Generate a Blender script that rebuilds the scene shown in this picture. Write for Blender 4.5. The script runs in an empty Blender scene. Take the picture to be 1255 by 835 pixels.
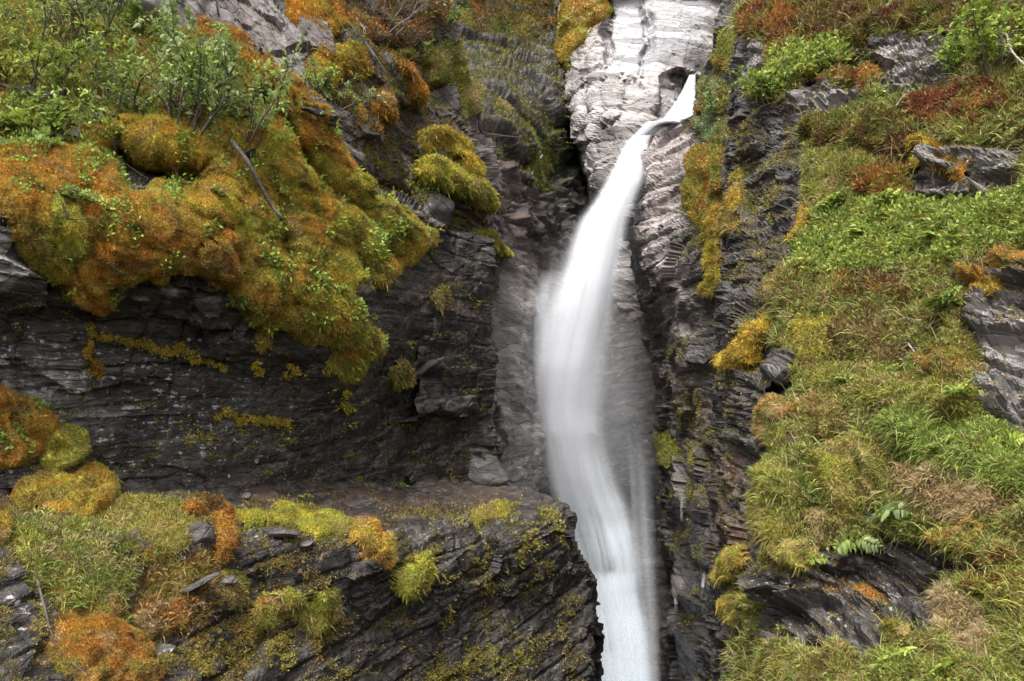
import bpy, math, random, time
import numpy as np
T0 = time.time()
rng = np.random.default_rng(7)
random.seed(7)
R = math.radians
scene = bpy.context.scene
COL = scene.collection

# ---------------------------------------------------------------- camera
F = 837.0                                   # focal length in photo pixels (24 mm on 36 mm)
PITCH = R(4.0)
cam_data = bpy.data.cameras.new("camera")
cam_data.lens = 24.0
cam_data.sensor_width = 36.0
cam_data.clip_start = 0.05
cam_data.clip_end = 2000.0
cam = bpy.data.objects.new("camera", cam_data)
COL.objects.link(cam)
cam.location = (0, 0, 0)
cam.rotation_euler = (R(90) + PITCH, 0, 0)
scene.camera = cam

# ---------------------------------------------------------------- light: bright overcast sky
world = bpy.data.worlds.new("World")
scene.world = world
world.use_nodes = True
wn = world.node_tree
wn.nodes.clear()
sky = wn.nodes.new("ShaderNodeTexSky")
sky.sky_type = 'NISHITA'
sky.sun_disc = False
SUN_EL, SUN_AZ = R(62), R(200)
sky.sun_elevation = SUN_EL
sky.sun_rotation = SUN_AZ
sky.air_density = 1.0
sky.dust_density = 4.0
sky.ozone_density = 1.0
hsv = wn.nodes.new("ShaderNodeHueSaturation")
hsv.inputs["Saturation"].default_value = 0.09
bg = wn.nodes.new("ShaderNodeBackground")
bg.inputs["Strength"].default_value = 0.13
wo = wn.nodes.new("ShaderNodeOutputWorld")
wn.links.new(sky.outputs[0], hsv.inputs["Color"])
wn.links.new(hsv.outputs[0], bg.inputs["Color"])
wn.links.new(bg.outputs[0], wo.inputs["Surface"])
sd = bpy.data.lights.new("sun", 'SUN')
sd.energy = 1.5
sd.angle = R(24)
sd.color = (1.0, 0.96, 0.9)
so = bpy.data.objects.new("sun", sd)
COL.objects.link(so)
# sky azimuth: rotation measured from +Y, clockwise seen from above
sx, sy, sz = math.sin(SUN_AZ) * math.cos(SUN_EL), math.cos(SUN_AZ) * math.cos(SUN_EL), math.sin(SUN_EL)
from mathutils import Vector
so.rotation_euler = Vector((sx, sy, sz)).to_track_quat('Z', 'Y').to_euler()
vs = scene.view_settings
vs.view_transform = 'Standard'
vs.look = 'None'
vs.gamma = 1.0
vs.use_curve_mapping = False
vs.exposure = 1.5
cy = scene.cycles
cy.use_denoising = True
cy.max_bounces = 6
cy.diffuse_bounces = 3
cy.glossy_bounces = 2
cy.transmission_bounces = 2
cy.volume_bounces = 1
cy.transparent_max_bounces = 64
cy.use_adaptive_sampling = True
cy.adaptive_threshold = 0.02

# ---------------------------------------------------------------- noise
_G = np.random.default_rng(11).normal(size=(256, 3)).astype(np.float32)
_G /= np.linalg.norm(_G, axis=1)[:, None]

def _hash(ix, iy, iz, seed):
    h = (ix.astype(np.int64) * 73856093) ^ (iy.astype(np.int64) * 19349663) ^ (iz.astype(np.int64) * 83492791) ^ (seed * 2654435761)
    h = (h ^ (h >> 13)) * 1274126177
    return (h ^ (h >> 16)) & 0xFFFFFF

_PERM = np.random.default_rng(5).permutation(256).astype(np.int32)
_PERM = np.concatenate([_PERM, _PERM, _PERM[:8]])
_GX, _GY, _GZ = (np.ascontiguousarray(_G[:, c]) for c in range(3))

def perlin(p, seed=0):
    p = np.asarray(p, np.float32)
    out = np.empty(len(p), np.float32)
    for s in range(0, len(p), 32768):
        out[s:s + 32768] = _perlin(p[s:s + 32768], seed)
    return out

def _perlin(p, seed):
    x, y, z = (np.ascontiguousarray(p[:, c]) for c in range(3))
    fx, fy, fz = np.floor(x), np.floor(y), np.floor(z)
    ix, iy, iz = fx.astype(np.int32) + seed * 37, fy.astype(np.int32) + seed * 101, fz.astype(np.int32) + seed * 11
    x, y, z = x - fx, y - fy, z - fz
    u, v, w = (t * t * t * (t * (t * 6 - 15) + 10) for t in (x, y, z))
    ix &= 255; iy &= 255; iz &= 255
    res = []
    for dx in (0, 1):
        a = _PERM[ix + dx]
        for dy in (0, 1):
            b = _PERM[((a + iy + dy) & 255)]
            g0, g1 = _PERM[((b + iz) & 255)], _PERM[((b + iz + 1) & 255)]
            xx, yy = x - dx, y - dy
            n0 = _GX[g0] * xx + _GY[g0] * yy + _GZ[g0] * z
            n1 = _GX[g1] * xx + _GY[g1] * yy + _GZ[g1] * (z - 1)
            res.append(n0 + w * (n1 - n0))
    a = res[0] + v * (res[1] - res[0])
    b = res[2] + v * (res[3] - res[2])
    return (a + u * (b - a)) * 1.5

def fbm(p, octaves=4, seed=0, gain=0.5):
    a, s, tot = 1.0, np.zeros(len(p), np.float32), 0
    p = np.asarray(p, np.float32)
    for k in range(octaves):
        s += a * perlin(p, seed + k * 17)
        p = p * 2.03 + 3.7
        tot += a
        a *= gain
    return s / tot * 1.4

def rand2(a, b, seed=0):
    return _hash(a, b, a * 0, seed) / float(0xFFFFFF)

def sstep(a, b, x):
    t = np.clip((x - a) / (b - a), 0, 1)
    return t * t * (3 - 2 * t)

_N2 = None
def noise2(x, y, seed, cell=26.0):
    """fractal noise on a plane, read from a periodic table"""
    global _N2
    if _N2 is None:
        g = np.arange(512)
        X, Y = np.meshgrid(g / 16.0, g / 16.0)
        q = np.stack([X.ravel(), Y.ravel(), np.zeros(X.size)], 1)
        _N2 = fbm(q, 4, 3).reshape(512, 512)
    i = (np.asarray(x) * (16.0 / cell) + (seed * 131) % 509).astype(np.int32) & 511
    j = (np.asarray(y) * (16.0 / cell) + (seed * 197) % 503).astype(np.int32) & 511
    return _N2[j, i]

# ---------------------------------------------------------------- photo pixel + depth -> world point
CP, SP = math.cos(PITCH), math.sin(PITCH)
def world(px, py, d):
    px, py, d = np.asarray(px, float), np.asarray(py, float), np.asarray(d, float)
    xc = (px - 627.5) / F * d
    yc = -(py - 417.5) / F * d
    return np.stack([xc, d * CP - yc * SP, d * SP + yc * CP], -1)

# ---------------------------------------------------------------- mesh helper
def make_mesh(name, verts, faces, mats, parent=None, smooth=True, attrs=None, colors=None, fmat=None):
    """faces: list of int arrays (n,3) or (n,4)"""
    me = bpy.data.meshes.new(name)
    verts = np.asarray(verts, np.float32)
    me.vertices.add(len(verts))
    me.vertices.foreach_set("co", verts.ravel())
    faces = [np.asarray(f, np.int32) for f in faces if len(f)]
    nl = sum(f.size for f in faces)
    nf = sum(len(f) for f in faces)
    me.loops.add(nl)
    me.polygons.add(nf)
    me.loops.foreach_set("vertex_index", np.concatenate([f.ravel() for f in faces]))
    starts, s = [], 0
    for f in faces:
        starts.append(s + np.arange(len(f), dtype=np.int32) * f.shape[1])
        s += f.size
    me.polygons.foreach_set("loop_start", np.concatenate(starts))
    if fmat is not None:
        me.polygons.foreach_set("material_index", np.asarray(fmat, np.int32))
    me.polygons.foreach_set("use_smooth", np.full(nf, smooth, dtype=bool))
    for k, v in (attrs or {}).items():
        a = me.attributes.new(k, 'FLOAT', 'POINT')
        a.data.foreach_set("value", np.asarray(v, np.float32))
    if colors is not None:
        a = me.attributes.new("tint", 'FLOAT_COLOR', 'POINT')
        c = np.ones((len(verts), 4), np.float32)
        c[:, :3] = colors
        a.data.foreach_set("color", c.ravel())
    me.update(calc_edges=True)
    for m in (mats if isinstance(mats, (list, tuple)) else [mats]):
        me.materials.append(m)
    o = bpy.data.objects.new(name, me)
    COL.objects.link(o)
    if parent is not None:
        o.parent = parent
    return o

def tag(o, label=None, cat=None, group=None, kind=None):
    for k, v in (("label", label), ("category", cat), ("group", group), ("kind", kind)):
        if v:
            o[k] = v
    return o

def empty(name, loc):
    o = bpy.data.objects.new(name, None)
    o.empty_display_size = 0.1
    o.location = loc
    COL.objects.link(o)
    return o

# ---------------------------------------------------------------- masks drawn as polygons and strokes
def in_poly(x, y, poly):
    poly = np.asarray(poly, float)
    ins = np.zeros(x.shape, bool)
    x0, y0 = poly[-1]
    for x1, y1 in poly:
        if y0 != y1:
            c = ((y1 > y) != (y0 > y)) & (x < (x0 - x1) * (y - y1) / (y0 - y1) + x1)
            ins ^= c
        x0, y0 = x1, y1
    return ins

def box_blur(a, r):
    for ax in (0, 1):
        pad = [(0, 0), (0, 0)]
        pad[ax] = (r + 1, r)
        c = np.cumsum(np.pad(a, pad, mode='edge'), axis=ax, dtype=np.float64)
        n = 2 * r + 1
        a = (c[n:, :] - c[:-n, :]) / n if ax == 0 else (c[:, n:] - c[:, :-n]) / n
    return a

class Mask:
    """union of shapes: polygon = list of (x, y); stroke = ('s', radius, [(x, y) ...]); each minus the ones in cut"""
    def __init__(self, shapes, blur=4, warp=5, cut=(), seed=0):
        pts = []
        for s in shapes:
            if s[0] == 's':
                for p in s[2]:
                    pts += [(p[0] - s[1], p[1] - s[1]), (p[0] + s[1], p[1] + s[1])]
            else:
                pts += list(s)
        pts = np.array(pts, float)
        m = warp * 2 + blur * 3 + 6
        self.x0, self.y0 = np.floor(pts.min(0) - m).astype(int)
        x1, y1 = np.ceil(pts.max(0) + m).astype(int)
        yy, xx = np.mgrid[self.y0:y1 + 1, self.x0:x1 + 1].astype(float)
        sh = xx.shape
        if warp:
            wx, wy = noise2(xx, yy, seed * 3 + 5) * 1.5, noise2(xx, yy, seed * 3 + 7) * 1.5
            xx = xx + wx * warp * 1.3
            yy = yy + wy * warp * 1.3
        a = np.zeros(sh, bool)
        for s in shapes:
            a |= self._one(s, xx, yy)
        for s in cut:
            a &= ~self._one(s, xx, yy)
        a = a.astype(float)
        r = max(1, int(round(blur / 2)))
        if blur:
            for _ in range(3):
                a = box_blur(a, r)
        self.a = a

    @staticmethod
    def _one(s, xx, yy):
        if s[0] == 's':
            out = np.zeros(xx.shape, bool)
            P = s[2]
            if len(P) == 1:
                P = [P[0], (P[0][0] + .1, P[0][1])]
            for (ax, ay), (bx, by) in zip(P[:-1], P[1:]):
                dx, dy = bx - ax, by - ay
                t = np.clip(((xx - ax) * dx + (yy - ay) * dy) / (dx * dx + dy * dy), 0, 1)
                out |= (xx - ax - t * dx) ** 2 + (yy - ay - t * dy) ** 2 < s[1] ** 2
            return out
        return in_poly(xx, yy, s)

    def sample(self, px, py):
        u, v = px - self.x0, py - self.y0
        i, j = np.floor(u).astype(int), np.floor(v).astype(int)
        h, w = self.a.shape
        ok = (i >= 0) & (j >= 0) & (i < w - 1) & (j < h - 1)
        i, j = np.clip(i, 0, w - 2), np.clip(j, 0, h - 2)
        fu, fv = np.clip(u - i, 0, 1), np.clip(v - j, 0, 1)
        a = self.a
        r = (a[j, i] * (1 - fu) + a[j, i + 1] * fu) * (1 - fv) + (a[j + 1, i] * (1 - fu) + a[j + 1, i + 1] * fu) * fv
        return np.where(ok, r, 0)

# ---------------------------------------------------------------- thin-plate surface through measured depths
class Depth:
    def __init__(self, ctrl, smooth=0.004):
        c = np.array(ctrl, float)
        self.p = c[:, :2] / 300.0
        n = len(c)
        K = self._phi(self.p[:, None] - self.p[None]) + np.eye(n) * smooth
        P = np.hstack([np.ones((n, 1)), self.p])
        A = np.zeros((n + 3, n + 3))
        A[:n, :n], A[:n, n:], A[n:, :n] = K, P, P.T
        self.w = np.linalg.solve(A, np.concatenate([np.log(c[:, 2]), np.zeros(3)]))

    @staticmethod
    def _phi(d):
        r2 = (d ** 2).sum(-1)
        return 0.5 * r2 * np.log(r2 + 1e-9)

    def __call__(self, px, py):
        q = np.stack([px, py], -1).reshape(-1, 2) / 300.0
        out = np.empty(len(q))
        n = len(self.p)
        for s in range(0, len(q), 60000):
            b = q[s:s + 60000]
            out[s:s + 60000] = self._phi(b[:, None] - self.p[None]) @ self.w[:n] + self.w[n] + b @ self.w[n + 1:]
        return np.exp(out).reshape(np.shape(px))

def curve(pts):
    p = np.array(pts, float)
    return lambda t: np.interp(t, p[:, 0], p[:, 1])

# ---------------------------------------------------------------- a rock face: sheet + strata relief
def block_noise(s, t, h, w, seed):
    k = np.floor(s / h).astype(np.int64)
    off = rand2(k, k * 0 + 1, seed)
    b = np.floor(t / (w * (0.6 + 0.9 * off)) + off * 9.0).astype(np.int64)
    return rand2(k, b, seed + 3).astype(np.float32)

def facets(q, seed, tilt=1.0):
    """angular blocks: every cell of a jittered grid is a plane of its own height and tilt"""
    q = np.asarray(q, np.float32)
    out = np.empty(len(q), np.float32)
    for s0 in range(0, len(q), 65536):
        p = q[s0:s0 + 65536]
        b = np.floor(p - 0.5).astype(np.int64)
        best = np.full(len(p), 1e9, np.float32)
        val = np.zeros(len(p), np.float32)
        for dx in (0, 1):
            for dy in (0, 1):
                for dz in (0, 1):
                    i, j, k = b[:, 0] + dx, b[:, 1] + dy, b[:, 2] + dz
                    h = _hash(i, j, k, seed)
                    g1, g2 = _G[h & 255], _G[(h >> 8) & 255]
                    o = p - (np.stack([i, j, k], 1) + 0.5 + 0.42 * g1).astype(np.float32)
                    d = (o * o).sum(1)
                    m = d < best
                    best[m] = d[m]
                    val[m] = ((h >> 16) & 255)[m] / 255.0 - 0.5 + tilt * (o * g2).sum(1)[m]
        out[s0:s0 + 65536] = val
    return out

class Rock:
    def __init__(self, name, lo, hi, A, B, ctrl, mode='rows', roll_a=0, roll_b=0, roll_w=26, roll_m=1.0,
                 strata=(0, 0, 1), along=(1, 0, 0), S=1.0, amp=1.0, res=1.9, smooth_shapes=(), lumps=1.0, seed=0, layer=(0.32, 0.10), rough_shapes=(), facet=1.0, fw=(1.0, 1.0, 1.0), fasp=2.2, swarp=1.0, block=0.75,
                 extra_depth=()):
        self.name, self.S = name, S
        cA, cB = curve(A), curve(B)
        n1 = int((hi - lo) / res) + 1
        tt = np.linspace(lo, hi, n1)
        a, b = cA(tt), cB(tt)
        n2 = int((b - a).max() / res) + 1
        ss = np.linspace(0, 1, n2)
        U = a[:, None] + (b - a)[:, None] * ss[None]
        V = np.repeat(tt[:, None], n2, 1)
        px, py = (U, V) if mode == 'rows' else (V, U)
        dep = Depth(ctrl)
        d = dep(px, py)
        for shapes, amt, blur in extra_depth:
            d = d + amt * Mask(shapes, blur=blur, warp=4, seed=3).sample(px.ravel(), py.ravel()).reshape(d.shape)
        # edges round off and turn away from view
        for side, on in (('a', roll_a), ('b', roll_b)):
            if not on:
                continue
            dist = (U - a[:, None]) if side == 'a' else (b[:, None] - U)
            q = np.clip(1 - dist / roll_w, 0, 1)
            d = d + roll_m * (1 - np.sqrt(np.clip(1 - q * q, 0, 1)))
        cols = [(px, py, d)]
        K = 14
        for side, on in (('a', roll_a), ('b', roll_b)):
            if not on:
                continue
            e = 0 if side == 'a' else -1
            ks = np.arange(1, K + 1) / K
            inward = (1 if side == 'a' else -1) * 9.0 * ks[None] ** 2
            if mode == 'rows':
                ex, ey = px[:, [e]] + inward, np.repeat(py[:, [e]], K, 1)
            else:
                ex, ey = np.repeat(px[:, [e]], K, 1), py[:, [e]] + inward
            ed = d[:, [e]] + on * ks[None]
            t = (ex, ey, ed)
            if side == 'a':
                cols.insert(0, tuple(z[:, ::-1] for z in t))
            else:
                cols.append(t)
        px, py, d = (np.concatenate([c[i] for c in cols], 1) for i in range(3))
        self.shape = px.shape
        self.px, self.py, self.d = px.ravel(), py.ravel(), d.ravel()
        P = world(self.px, self.py, self.d).astype(np.float32)
        N = self.normals(P)
        sn = np.array(strata, float); sn /= np.linalg.norm(sn)
        st = np.array(along, float); st /= np.linalg.norm(st)
        sm = np.ones(len(P), np.float32)
        if smooth_shapes:
            sm = 1 - 0.8 * Mask(smooth_shapes, blur=24, warp=6).sample(self.px, self.py)
        if rough_shapes:
            sm = sm * (1 + 1.6 * Mask(rough_shapes, blur=12, warp=6).sample(self.px, self.py))
        w = fbm(P / (2.2 * S), 3, seed + 1)
        w2 = perlin(P / (0.35 * S), seed + 4)
        s = P @ sn + (0.085 * w + 0.010 * w2) * S * swarp
        t = P @ st + (0.16 * fbm(P / (1.1 * S) + 9, 3, seed + 2)) * S
        b1 = block_noise(s, t, layer[0] * S, layer[0] * 2.6 * S, seed)
        b2 = block_noise(s + 0.02 * S * w2, t, layer[1] * S, layer[1] * 3.6 * S, seed + 20)
        b3 = block_noise(s, t + 0.05 * S * w2, layer[1] * 0.37 * S, layer[1] * 1.7 * S, seed + 40)
        crack = fbm(P / (0.55 * S) + 4, 4, seed + 9)
        r_ = P @ np.cross(sn, st)
        lay3 = np.stack([t, r_, s * fasp], 1) / S
        D = 0.20 * fbm(P / (1.3 * S), 3, seed) * lumps + 0.045 * crack
        Dlow = D.copy()
        D += facet * (sm * (0.17 * fw[0] * facets(lay3 / 0.85, seed + 70) + 0.085 * fw[1] * facets(lay3 / 0.33 + 7, seed + 80)) + (0.3 + 0.7 * sm) * 0.03 * fw[2] * facets(lay3 / 0.13 + 3, seed + 90))
        D += sm * block * (0.135 * (b1 - .5) + 0.062 * (b2 - .5) + 0.026 * (b3 - .5)) + 0.012 * fbm(P / (0.10 * S), 3, seed + 5) * (0.4 + 0.6 * sm)
        jo = np.abs(perlin(np.stack([t / (0.75 * S), s / (3.0 * S), s * 0], 1), seed + 60)); D -= 0.05 * np.clip(sm, 0, 1) * np.exp(-(jo / 0.035) ** 2)
        fr = s / (layer[0] * S); fr = np.abs(fr - np.round(fr)); D -= 0.05 * np.clip(sm, 0, 1.5) * np.exp(-(fr / 0.06) ** 2)
        edge = np.ones(len(P), np.float32)
        self.P = (P + N * (D * S * amp * edge)[:, None]).astype(np.float32)
        self.N = self.normals(self.P)
        self.Plow = (P + N * (Dlow * S * amp)[:, None]).astype(np.float32)
        self.N0 = N
        i = np.arange(self.px.size).reshape(self.shape)
        self.quads = np.stack([i[:-1, :-1], i[:-1, 1:], i[1:, 1:], i[1:, :-1]], -1).reshape(-1, 4)
        self.attr = {k: np.zeros(len(P), np.float32) for k in ("pale", "pink", "lichen", "stain", "wet", "white", "rust")}
        self.s, self.b1, self.b2 = s, b1, b2
        self.sn = sn

    def normals(self, P):
        g = P.reshape(self.shape + (3,))
        du = np.gradient(g, axis=1)
        dv = np.gradient(g, axis=0)
        n = np.cross(du, dv).reshape(-1, 3)
        n /= np.linalg.norm(n, axis=1)[:, None] + 1e-9
        flip = (n * -P).sum(1) < 0
        if flip.mean() > 0.5:
            n = -n
        return n.astype(np.float32)

    def paint(self, k, val, shapes, blur=14, warp=8, cut=(), seed=0):
        m = Mask(shapes, blur=blur, warp=warp, cut=cut, seed=seed).sample(self.px, self.py)
        self.attr[k] = np.maximum(self.attr[k], val * m) if val > 0 else np.clip(self.attr[k] + val * m, 0, 1)

    def fill(self, k, val):
        self.attr[k][:] = val

    def build(self, name, mat, label, smooth=False):
        o = make_mesh(name, self.P, [self.quads], mat, attrs=self.attr, smooth=smooth)
        self.obj = o
        return tag(o, label, None, None, 'structure')

    def near(self, px, py):
        i = np.argmin((self.px - px) ** 2 + (self.py - py) ** 2)
        return self.P[i].astype(float), self.N[i].astype(float), float(self.d[i])
# ---------------------------------------------------------------- materials
class NT:
    def __init__(self, name):
        self.m = bpy.data.materials.new(name)
        self.m.use_nodes = True
        self.t = self.m.node_tree
        self.t.nodes.clear()
        self.out = self.t.nodes.new("ShaderNodeOutputMaterial")

    def n(self, typ, **kw):
        x = self.t.nodes.new(typ)
        for k, v in kw.items():
            setattr(x, k, v)
        return x

    def put(self, sock, v):
        if v is None:
            return
        if isinstance(v, bpy.types.NodeSocket):
            self.t.links.new(v, sock)
        else:
            sock.default_value = v

    def math(self, op, a, b=None, c=None, clamp=False):
        x = self.n("ShaderNodeMath", operation=op, use_clamp=clamp)
        for i, v in enumerate((a, b, c)):
            if v is not None:
                self.put(x.inputs[i], v)
        return x.outputs[0]

    def mix(self, f, a, b, mode='MIX'):
        x = self.n("ShaderNodeMix", data_type='RGBA', blend_type=mode)
        self.put(x.inputs[0], f)
        self.put(x.inputs[6], a if not isinstance(a, tuple) else (*a[:3], 1))
        self.put(x.inputs[7], b if not isinstance(b, tuple) else (*b[:3], 1))
        return x.outputs[2]

    def ramp(self, f, stops):
        x = self.n("ShaderNodeValToRGB")
        e = x.color_ramp.elements
        while len(e) < len(stops):
            e.new(0.5)
        for el, (p, c) in zip(e, stops):
            el.position = p
            el.color = (*c, 1) if len(c) == 3 else c
        self.put(x.inputs[0], f)
        return x.outputs[0]

    def step(self, f, a, b):
        x = self.n("ShaderNodeMapRange", interpolation_type='SMOOTHSTEP')
        self.put(x.inputs[0], f)
        self.put(x.inputs[1], a)
        self.put(x.inputs[2], b)
        return x.outputs[0]

    def attr(self, k):
        return self.n("ShaderNodeAttribute", attribute_name=k).outputs["Fac"]

    def noise(self, vec, scale, detail=5, rough=0.6, dist=0.0):
        x = self.n("ShaderNodeTexNoise")
        self.put(x.inputs["Vector"], vec)
        x.inputs["Scale"].default_value = scale
        x.inputs["Detail"].default_value = detail
        x.inputs["Roughness"].default_value = rough
        x.inputs["Distortion"].default_value = dist
        return x.outputs["Fac"]

def rock_material(name, strata, along, S, tint=(1, 1, 1)):
    k = NT(name)
    sn = np.array(strata, float); sn /= np.linalg.norm(sn)
    st = np.array(along, float); st -= sn * (st @ sn); st /= np.linalg.norm(st)
    sr = np.cross(sn, st)
    pos = k.n("ShaderNodeTexCoord").outputs["Object"]
    def dot(v, s):
        x = k.n("ShaderNodeVectorMath", operation='DOT_PRODUCT')
        k.put(x.inputs[0], pos)
        x.inputs[1].default_value = tuple(float(a) * s / S for a in v)
        return x.outputs["Value"]
    c = k.n("ShaderNodeCombineXYZ")
    k.put(c.inputs[0], dot(st, 1)); k.put(c.inputs[1], dot(sr, 1)); k.put(c.inputs[2], dot(sn, 5.0))
    lay = c.outputs[0]
    c2 = k.n("ShaderNodeCombineXYZ")
    k.put(c2.inputs[0], dot(st, 1)); k.put(c2.inputs[1], dot(sr, 1)); k.put(c2.inputs[2], dot(sn, 1.0))
    iso = c2.outputs[0]
    n1 = k.noise(lay, 2.6, 6, 0.68, 0.2)
    n2 = k.noise(iso, 11, 5, 0.65)
    n3 = k.noise(iso, 1.7, 4, 0.6, 0.6)
    n4 = k.noise(lay, 7.0, 5, 0.7, 0.25)
    f = k.math('ADD', k.math('MULTIPLY', n1, 0.6), k.math('MULTIPLY', n2, 0.4))
    dark = k.ramp(f, [(0.38, (0.013, 0.0112, 0.0098)), (0.48, (0.030, 0.0262, 0.0235)), (0.57, (0.066, 0.059, 0.054)), (0.67, (0.16, 0.148, 0.138))])
    vb = k.n("ShaderNodeTexVoronoi", feature='F1')
    dv = k.n("ShaderNodeMix", data_type='VECTOR'); dv.inputs[0].default_value = 0.08
    nv = k.n("ShaderNodeTexNoise"); k.put(nv.inputs["Vector"], iso); nv.inputs["Scale"].default_value = 2.5; nv.inputs["Detail"].default_value = 3
    k.put(dv.inputs[4], lay); k.put(dv.inputs[5], nv.outputs["Color"])
    wl = dv.outputs[1]
    k.put(vb.inputs["Vector"], wl); vb.inputs["Scale"].default_value = 2.2
    vs_ = k.n("ShaderNodeSeparateColor"); k.put(vs_.inputs[0], vb.outputs["Color"])
    blk = vs_.outputs[0]
    ve = k.n("ShaderNodeTexVoronoi", feature='DISTANCE_TO_EDGE')
    k.put(ve.inputs["Vector"], wl); ve.inputs["Scale"].default_value = 2.2
    crk = k.step(ve.outputs["Distance"], 0.0, 0.035)
    n1b = k.noise(lay, 1.6, 7, 0.66, 0.9)
    pf = k.math('ADD', k.math('MULTIPLY', n1b, 0.7), k.math('MULTIPLY', n4, 0.3))
    pale = k.ramp(pf, [(0.33, (0.08, 0.067, 0.062)), (0.40, (0.235, 0.205, 0.195)), (0.50, (0.37, 0.342, 0.332)), (0.64, (0.50, 0.48, 0.475))])
    white = k.ramp(pf, [(0.34, (0.18, 0.165, 0.165)), (0.43, (0.36, 0.353, 0.365)), (0.6, (0.45, 0.45, 0.465))])
    pink = k.ramp(pf, [(0.34, (0.09, 0.066, 0.06)), (0.5, (0.33, 0.255, 0.235)), (0.66, (0.50, 0.42, 0.40))])
    pale = k.mix(k.attr("pink"), pale, pink)
    pale = k.mix(k.attr("white"), pale, white)
    pa = k.attr("pale")
    pm = k.math('ADD', pa, k.math('MULTIPLY', k.math('SUBTRACT', n3, 0.5), k.math('MULTIPLY', k.math('MULTIPLY', pa, k.math('SUBTRACT', 1.0, pa)), 4.0)), clamp=True)
    col = k.mix(pm, dark, pale)
    col = k.mix(1.0, col, k.ramp(blk, [(0.0, (0.62, 0.61, 0.60)), (0.5, (0.95, 0.94, 0.93)), (1.0, (1.35, 1.33, 1.32))]), 'MULTIPLY')
    # rusty iron film
    ru = k.math('MULTIPLY', k.attr("rust"), k.step(k.math('ADD', n3, k.math('MULTIPLY', n4, 0.5)), 0.62, 0.92))
    col = k.mix(ru, col, (0.10, 0.048, 0.026))
    # crusty lichen: blotches and round spots
    li = k.attr("lichen")
    th = k.math('SUBTRACT', 0.70, k.math('MULTIPLY', li, 0.165))
    blot = k.step(k.math('ADD', k.math('MULTIPLY', n4, 0.55), k.math('MULTIPLY', n2, 0.45)), th, k.math('ADD', th, 0.05))
    vo = k.n("ShaderNodeTexVoronoi", feature='F1')
    k.put(vo.inputs["Vector"], iso)
    vo.inputs["Scale"].default_value = 9.0
    rsel = k.n("ShaderNodeSeparateColor")
    k.put(rsel.inputs[0], vo.outputs["Color"])
    rad = k.math('MULTIPLY', k.math('SUBTRACT', rsel.outputs[0], k.math('SUBTRACT', 1.0, k.math('MULTIPLY', li, 0.30))), 1.1)
    spot = k.step(k.math('SUBTRACT', rad, k.math('ADD', vo.outputs["Distance"], k.math('MULTIPLY', k.math('SUBTRACT', n2, 0.5), 0.5))), 0.0, 0.04)
    vo2 = k.n("ShaderNodeTexVoronoi", feature='F1')
    k.put(vo2.inputs["Vector"], iso); vo2.inputs["Scale"].default_value = 24.0
    rs2 = k.n("ShaderNodeSeparateColor"); k.put(rs2.inputs[0], vo2.outputs["Color"])
    rad2 = k.math('MULTIPLY', k.math('SUBTRACT', rs2.outputs[1], k.math('SUBTRACT', 1.0, k.math('MULTIPLY', li, 0.36))), 1.2)
    spot2 = k.step(k.math('SUBTRACT', rad2, vo2.outputs["Distance"]), 0.0, 0.05)
    lm = k.math('MAXIMUM', k.math('MAXIMUM', blot, spot), spot2)
    lcol = k.ramp(n2, [(0.35, (0.22, 0.215, 0.205)), (0.62, (0.50, 0.49, 0.475))])
    col = k.mix(k.math('MULTIPLY', lm, 0.85), col, lcol)
    # thin moss and algae film
    sa = k.attr("stain")
    th2 = k.math('SUBTRACT', 0.80, k.math('MULTIPLY', sa, 0.42))
    sm = k.step(k.math('ADD', k.math('MULTIPLY', n3, 0.45), k.math('MULTIPLY', n2, 0.55)), th2, k.math('ADD', th2, 0.09))
    scol = k.ramp(n4, [(0.3, (0.035, 0.033, 0.008)), (0.5, (0.10, 0.082, 0.012)), (0.7, (0.17, 0.145, 0.02))])
    col = k.mix(k.math('MULTIPLY', sm, 0.9), col, scol)
    if tint != (1, 1, 1):
        col = k.mix(1.0, col, tint, 'MULTIPLY')
    b = k.n("ShaderNodeBsdfPrincipled")
    k.put(b.inputs["Base Color"], col)
    wet = k.math('MULTIPLY', k.attr("wet"), k.math('SUBTRACT', 1.0, sm, clamp=True))
    rough = k.math('SUBTRACT', k.math('ADD', 0.62, k.math('MULTIPLY', n2, 0.3)), k.math('MULTIPLY', wet, 0.42))
    k.put(b.inputs["Roughness"], rough)
    b.inputs["Specular IOR Level"].default_value = 0.45
    bp = k.n("ShaderNodeBump")
    bp.inputs["Strength"].default_value = 0.7
    bp.inputs["Distance"].default_value = 0.05 * S
    hgt = k.math('ADD', k.math('MULTIPLY', n4, 0.6), k.math('ADD', k.math('MULTIPLY', n2, 0.4), k.math('ADD', k.math('MULTIPLY', lm, 0.04), k.math('ADD', k.math('MULTIPLY', crk, 0.35), k.math('MULTIPLY', blk, 0.25)))))
    k.put(bp.inputs["Height"], hgt)
    k.put(b.inputs["Normal"], bp.outputs[0])
    k.put(k.out.inputs["Surface"], b.outputs[0])
    return k.m

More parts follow.
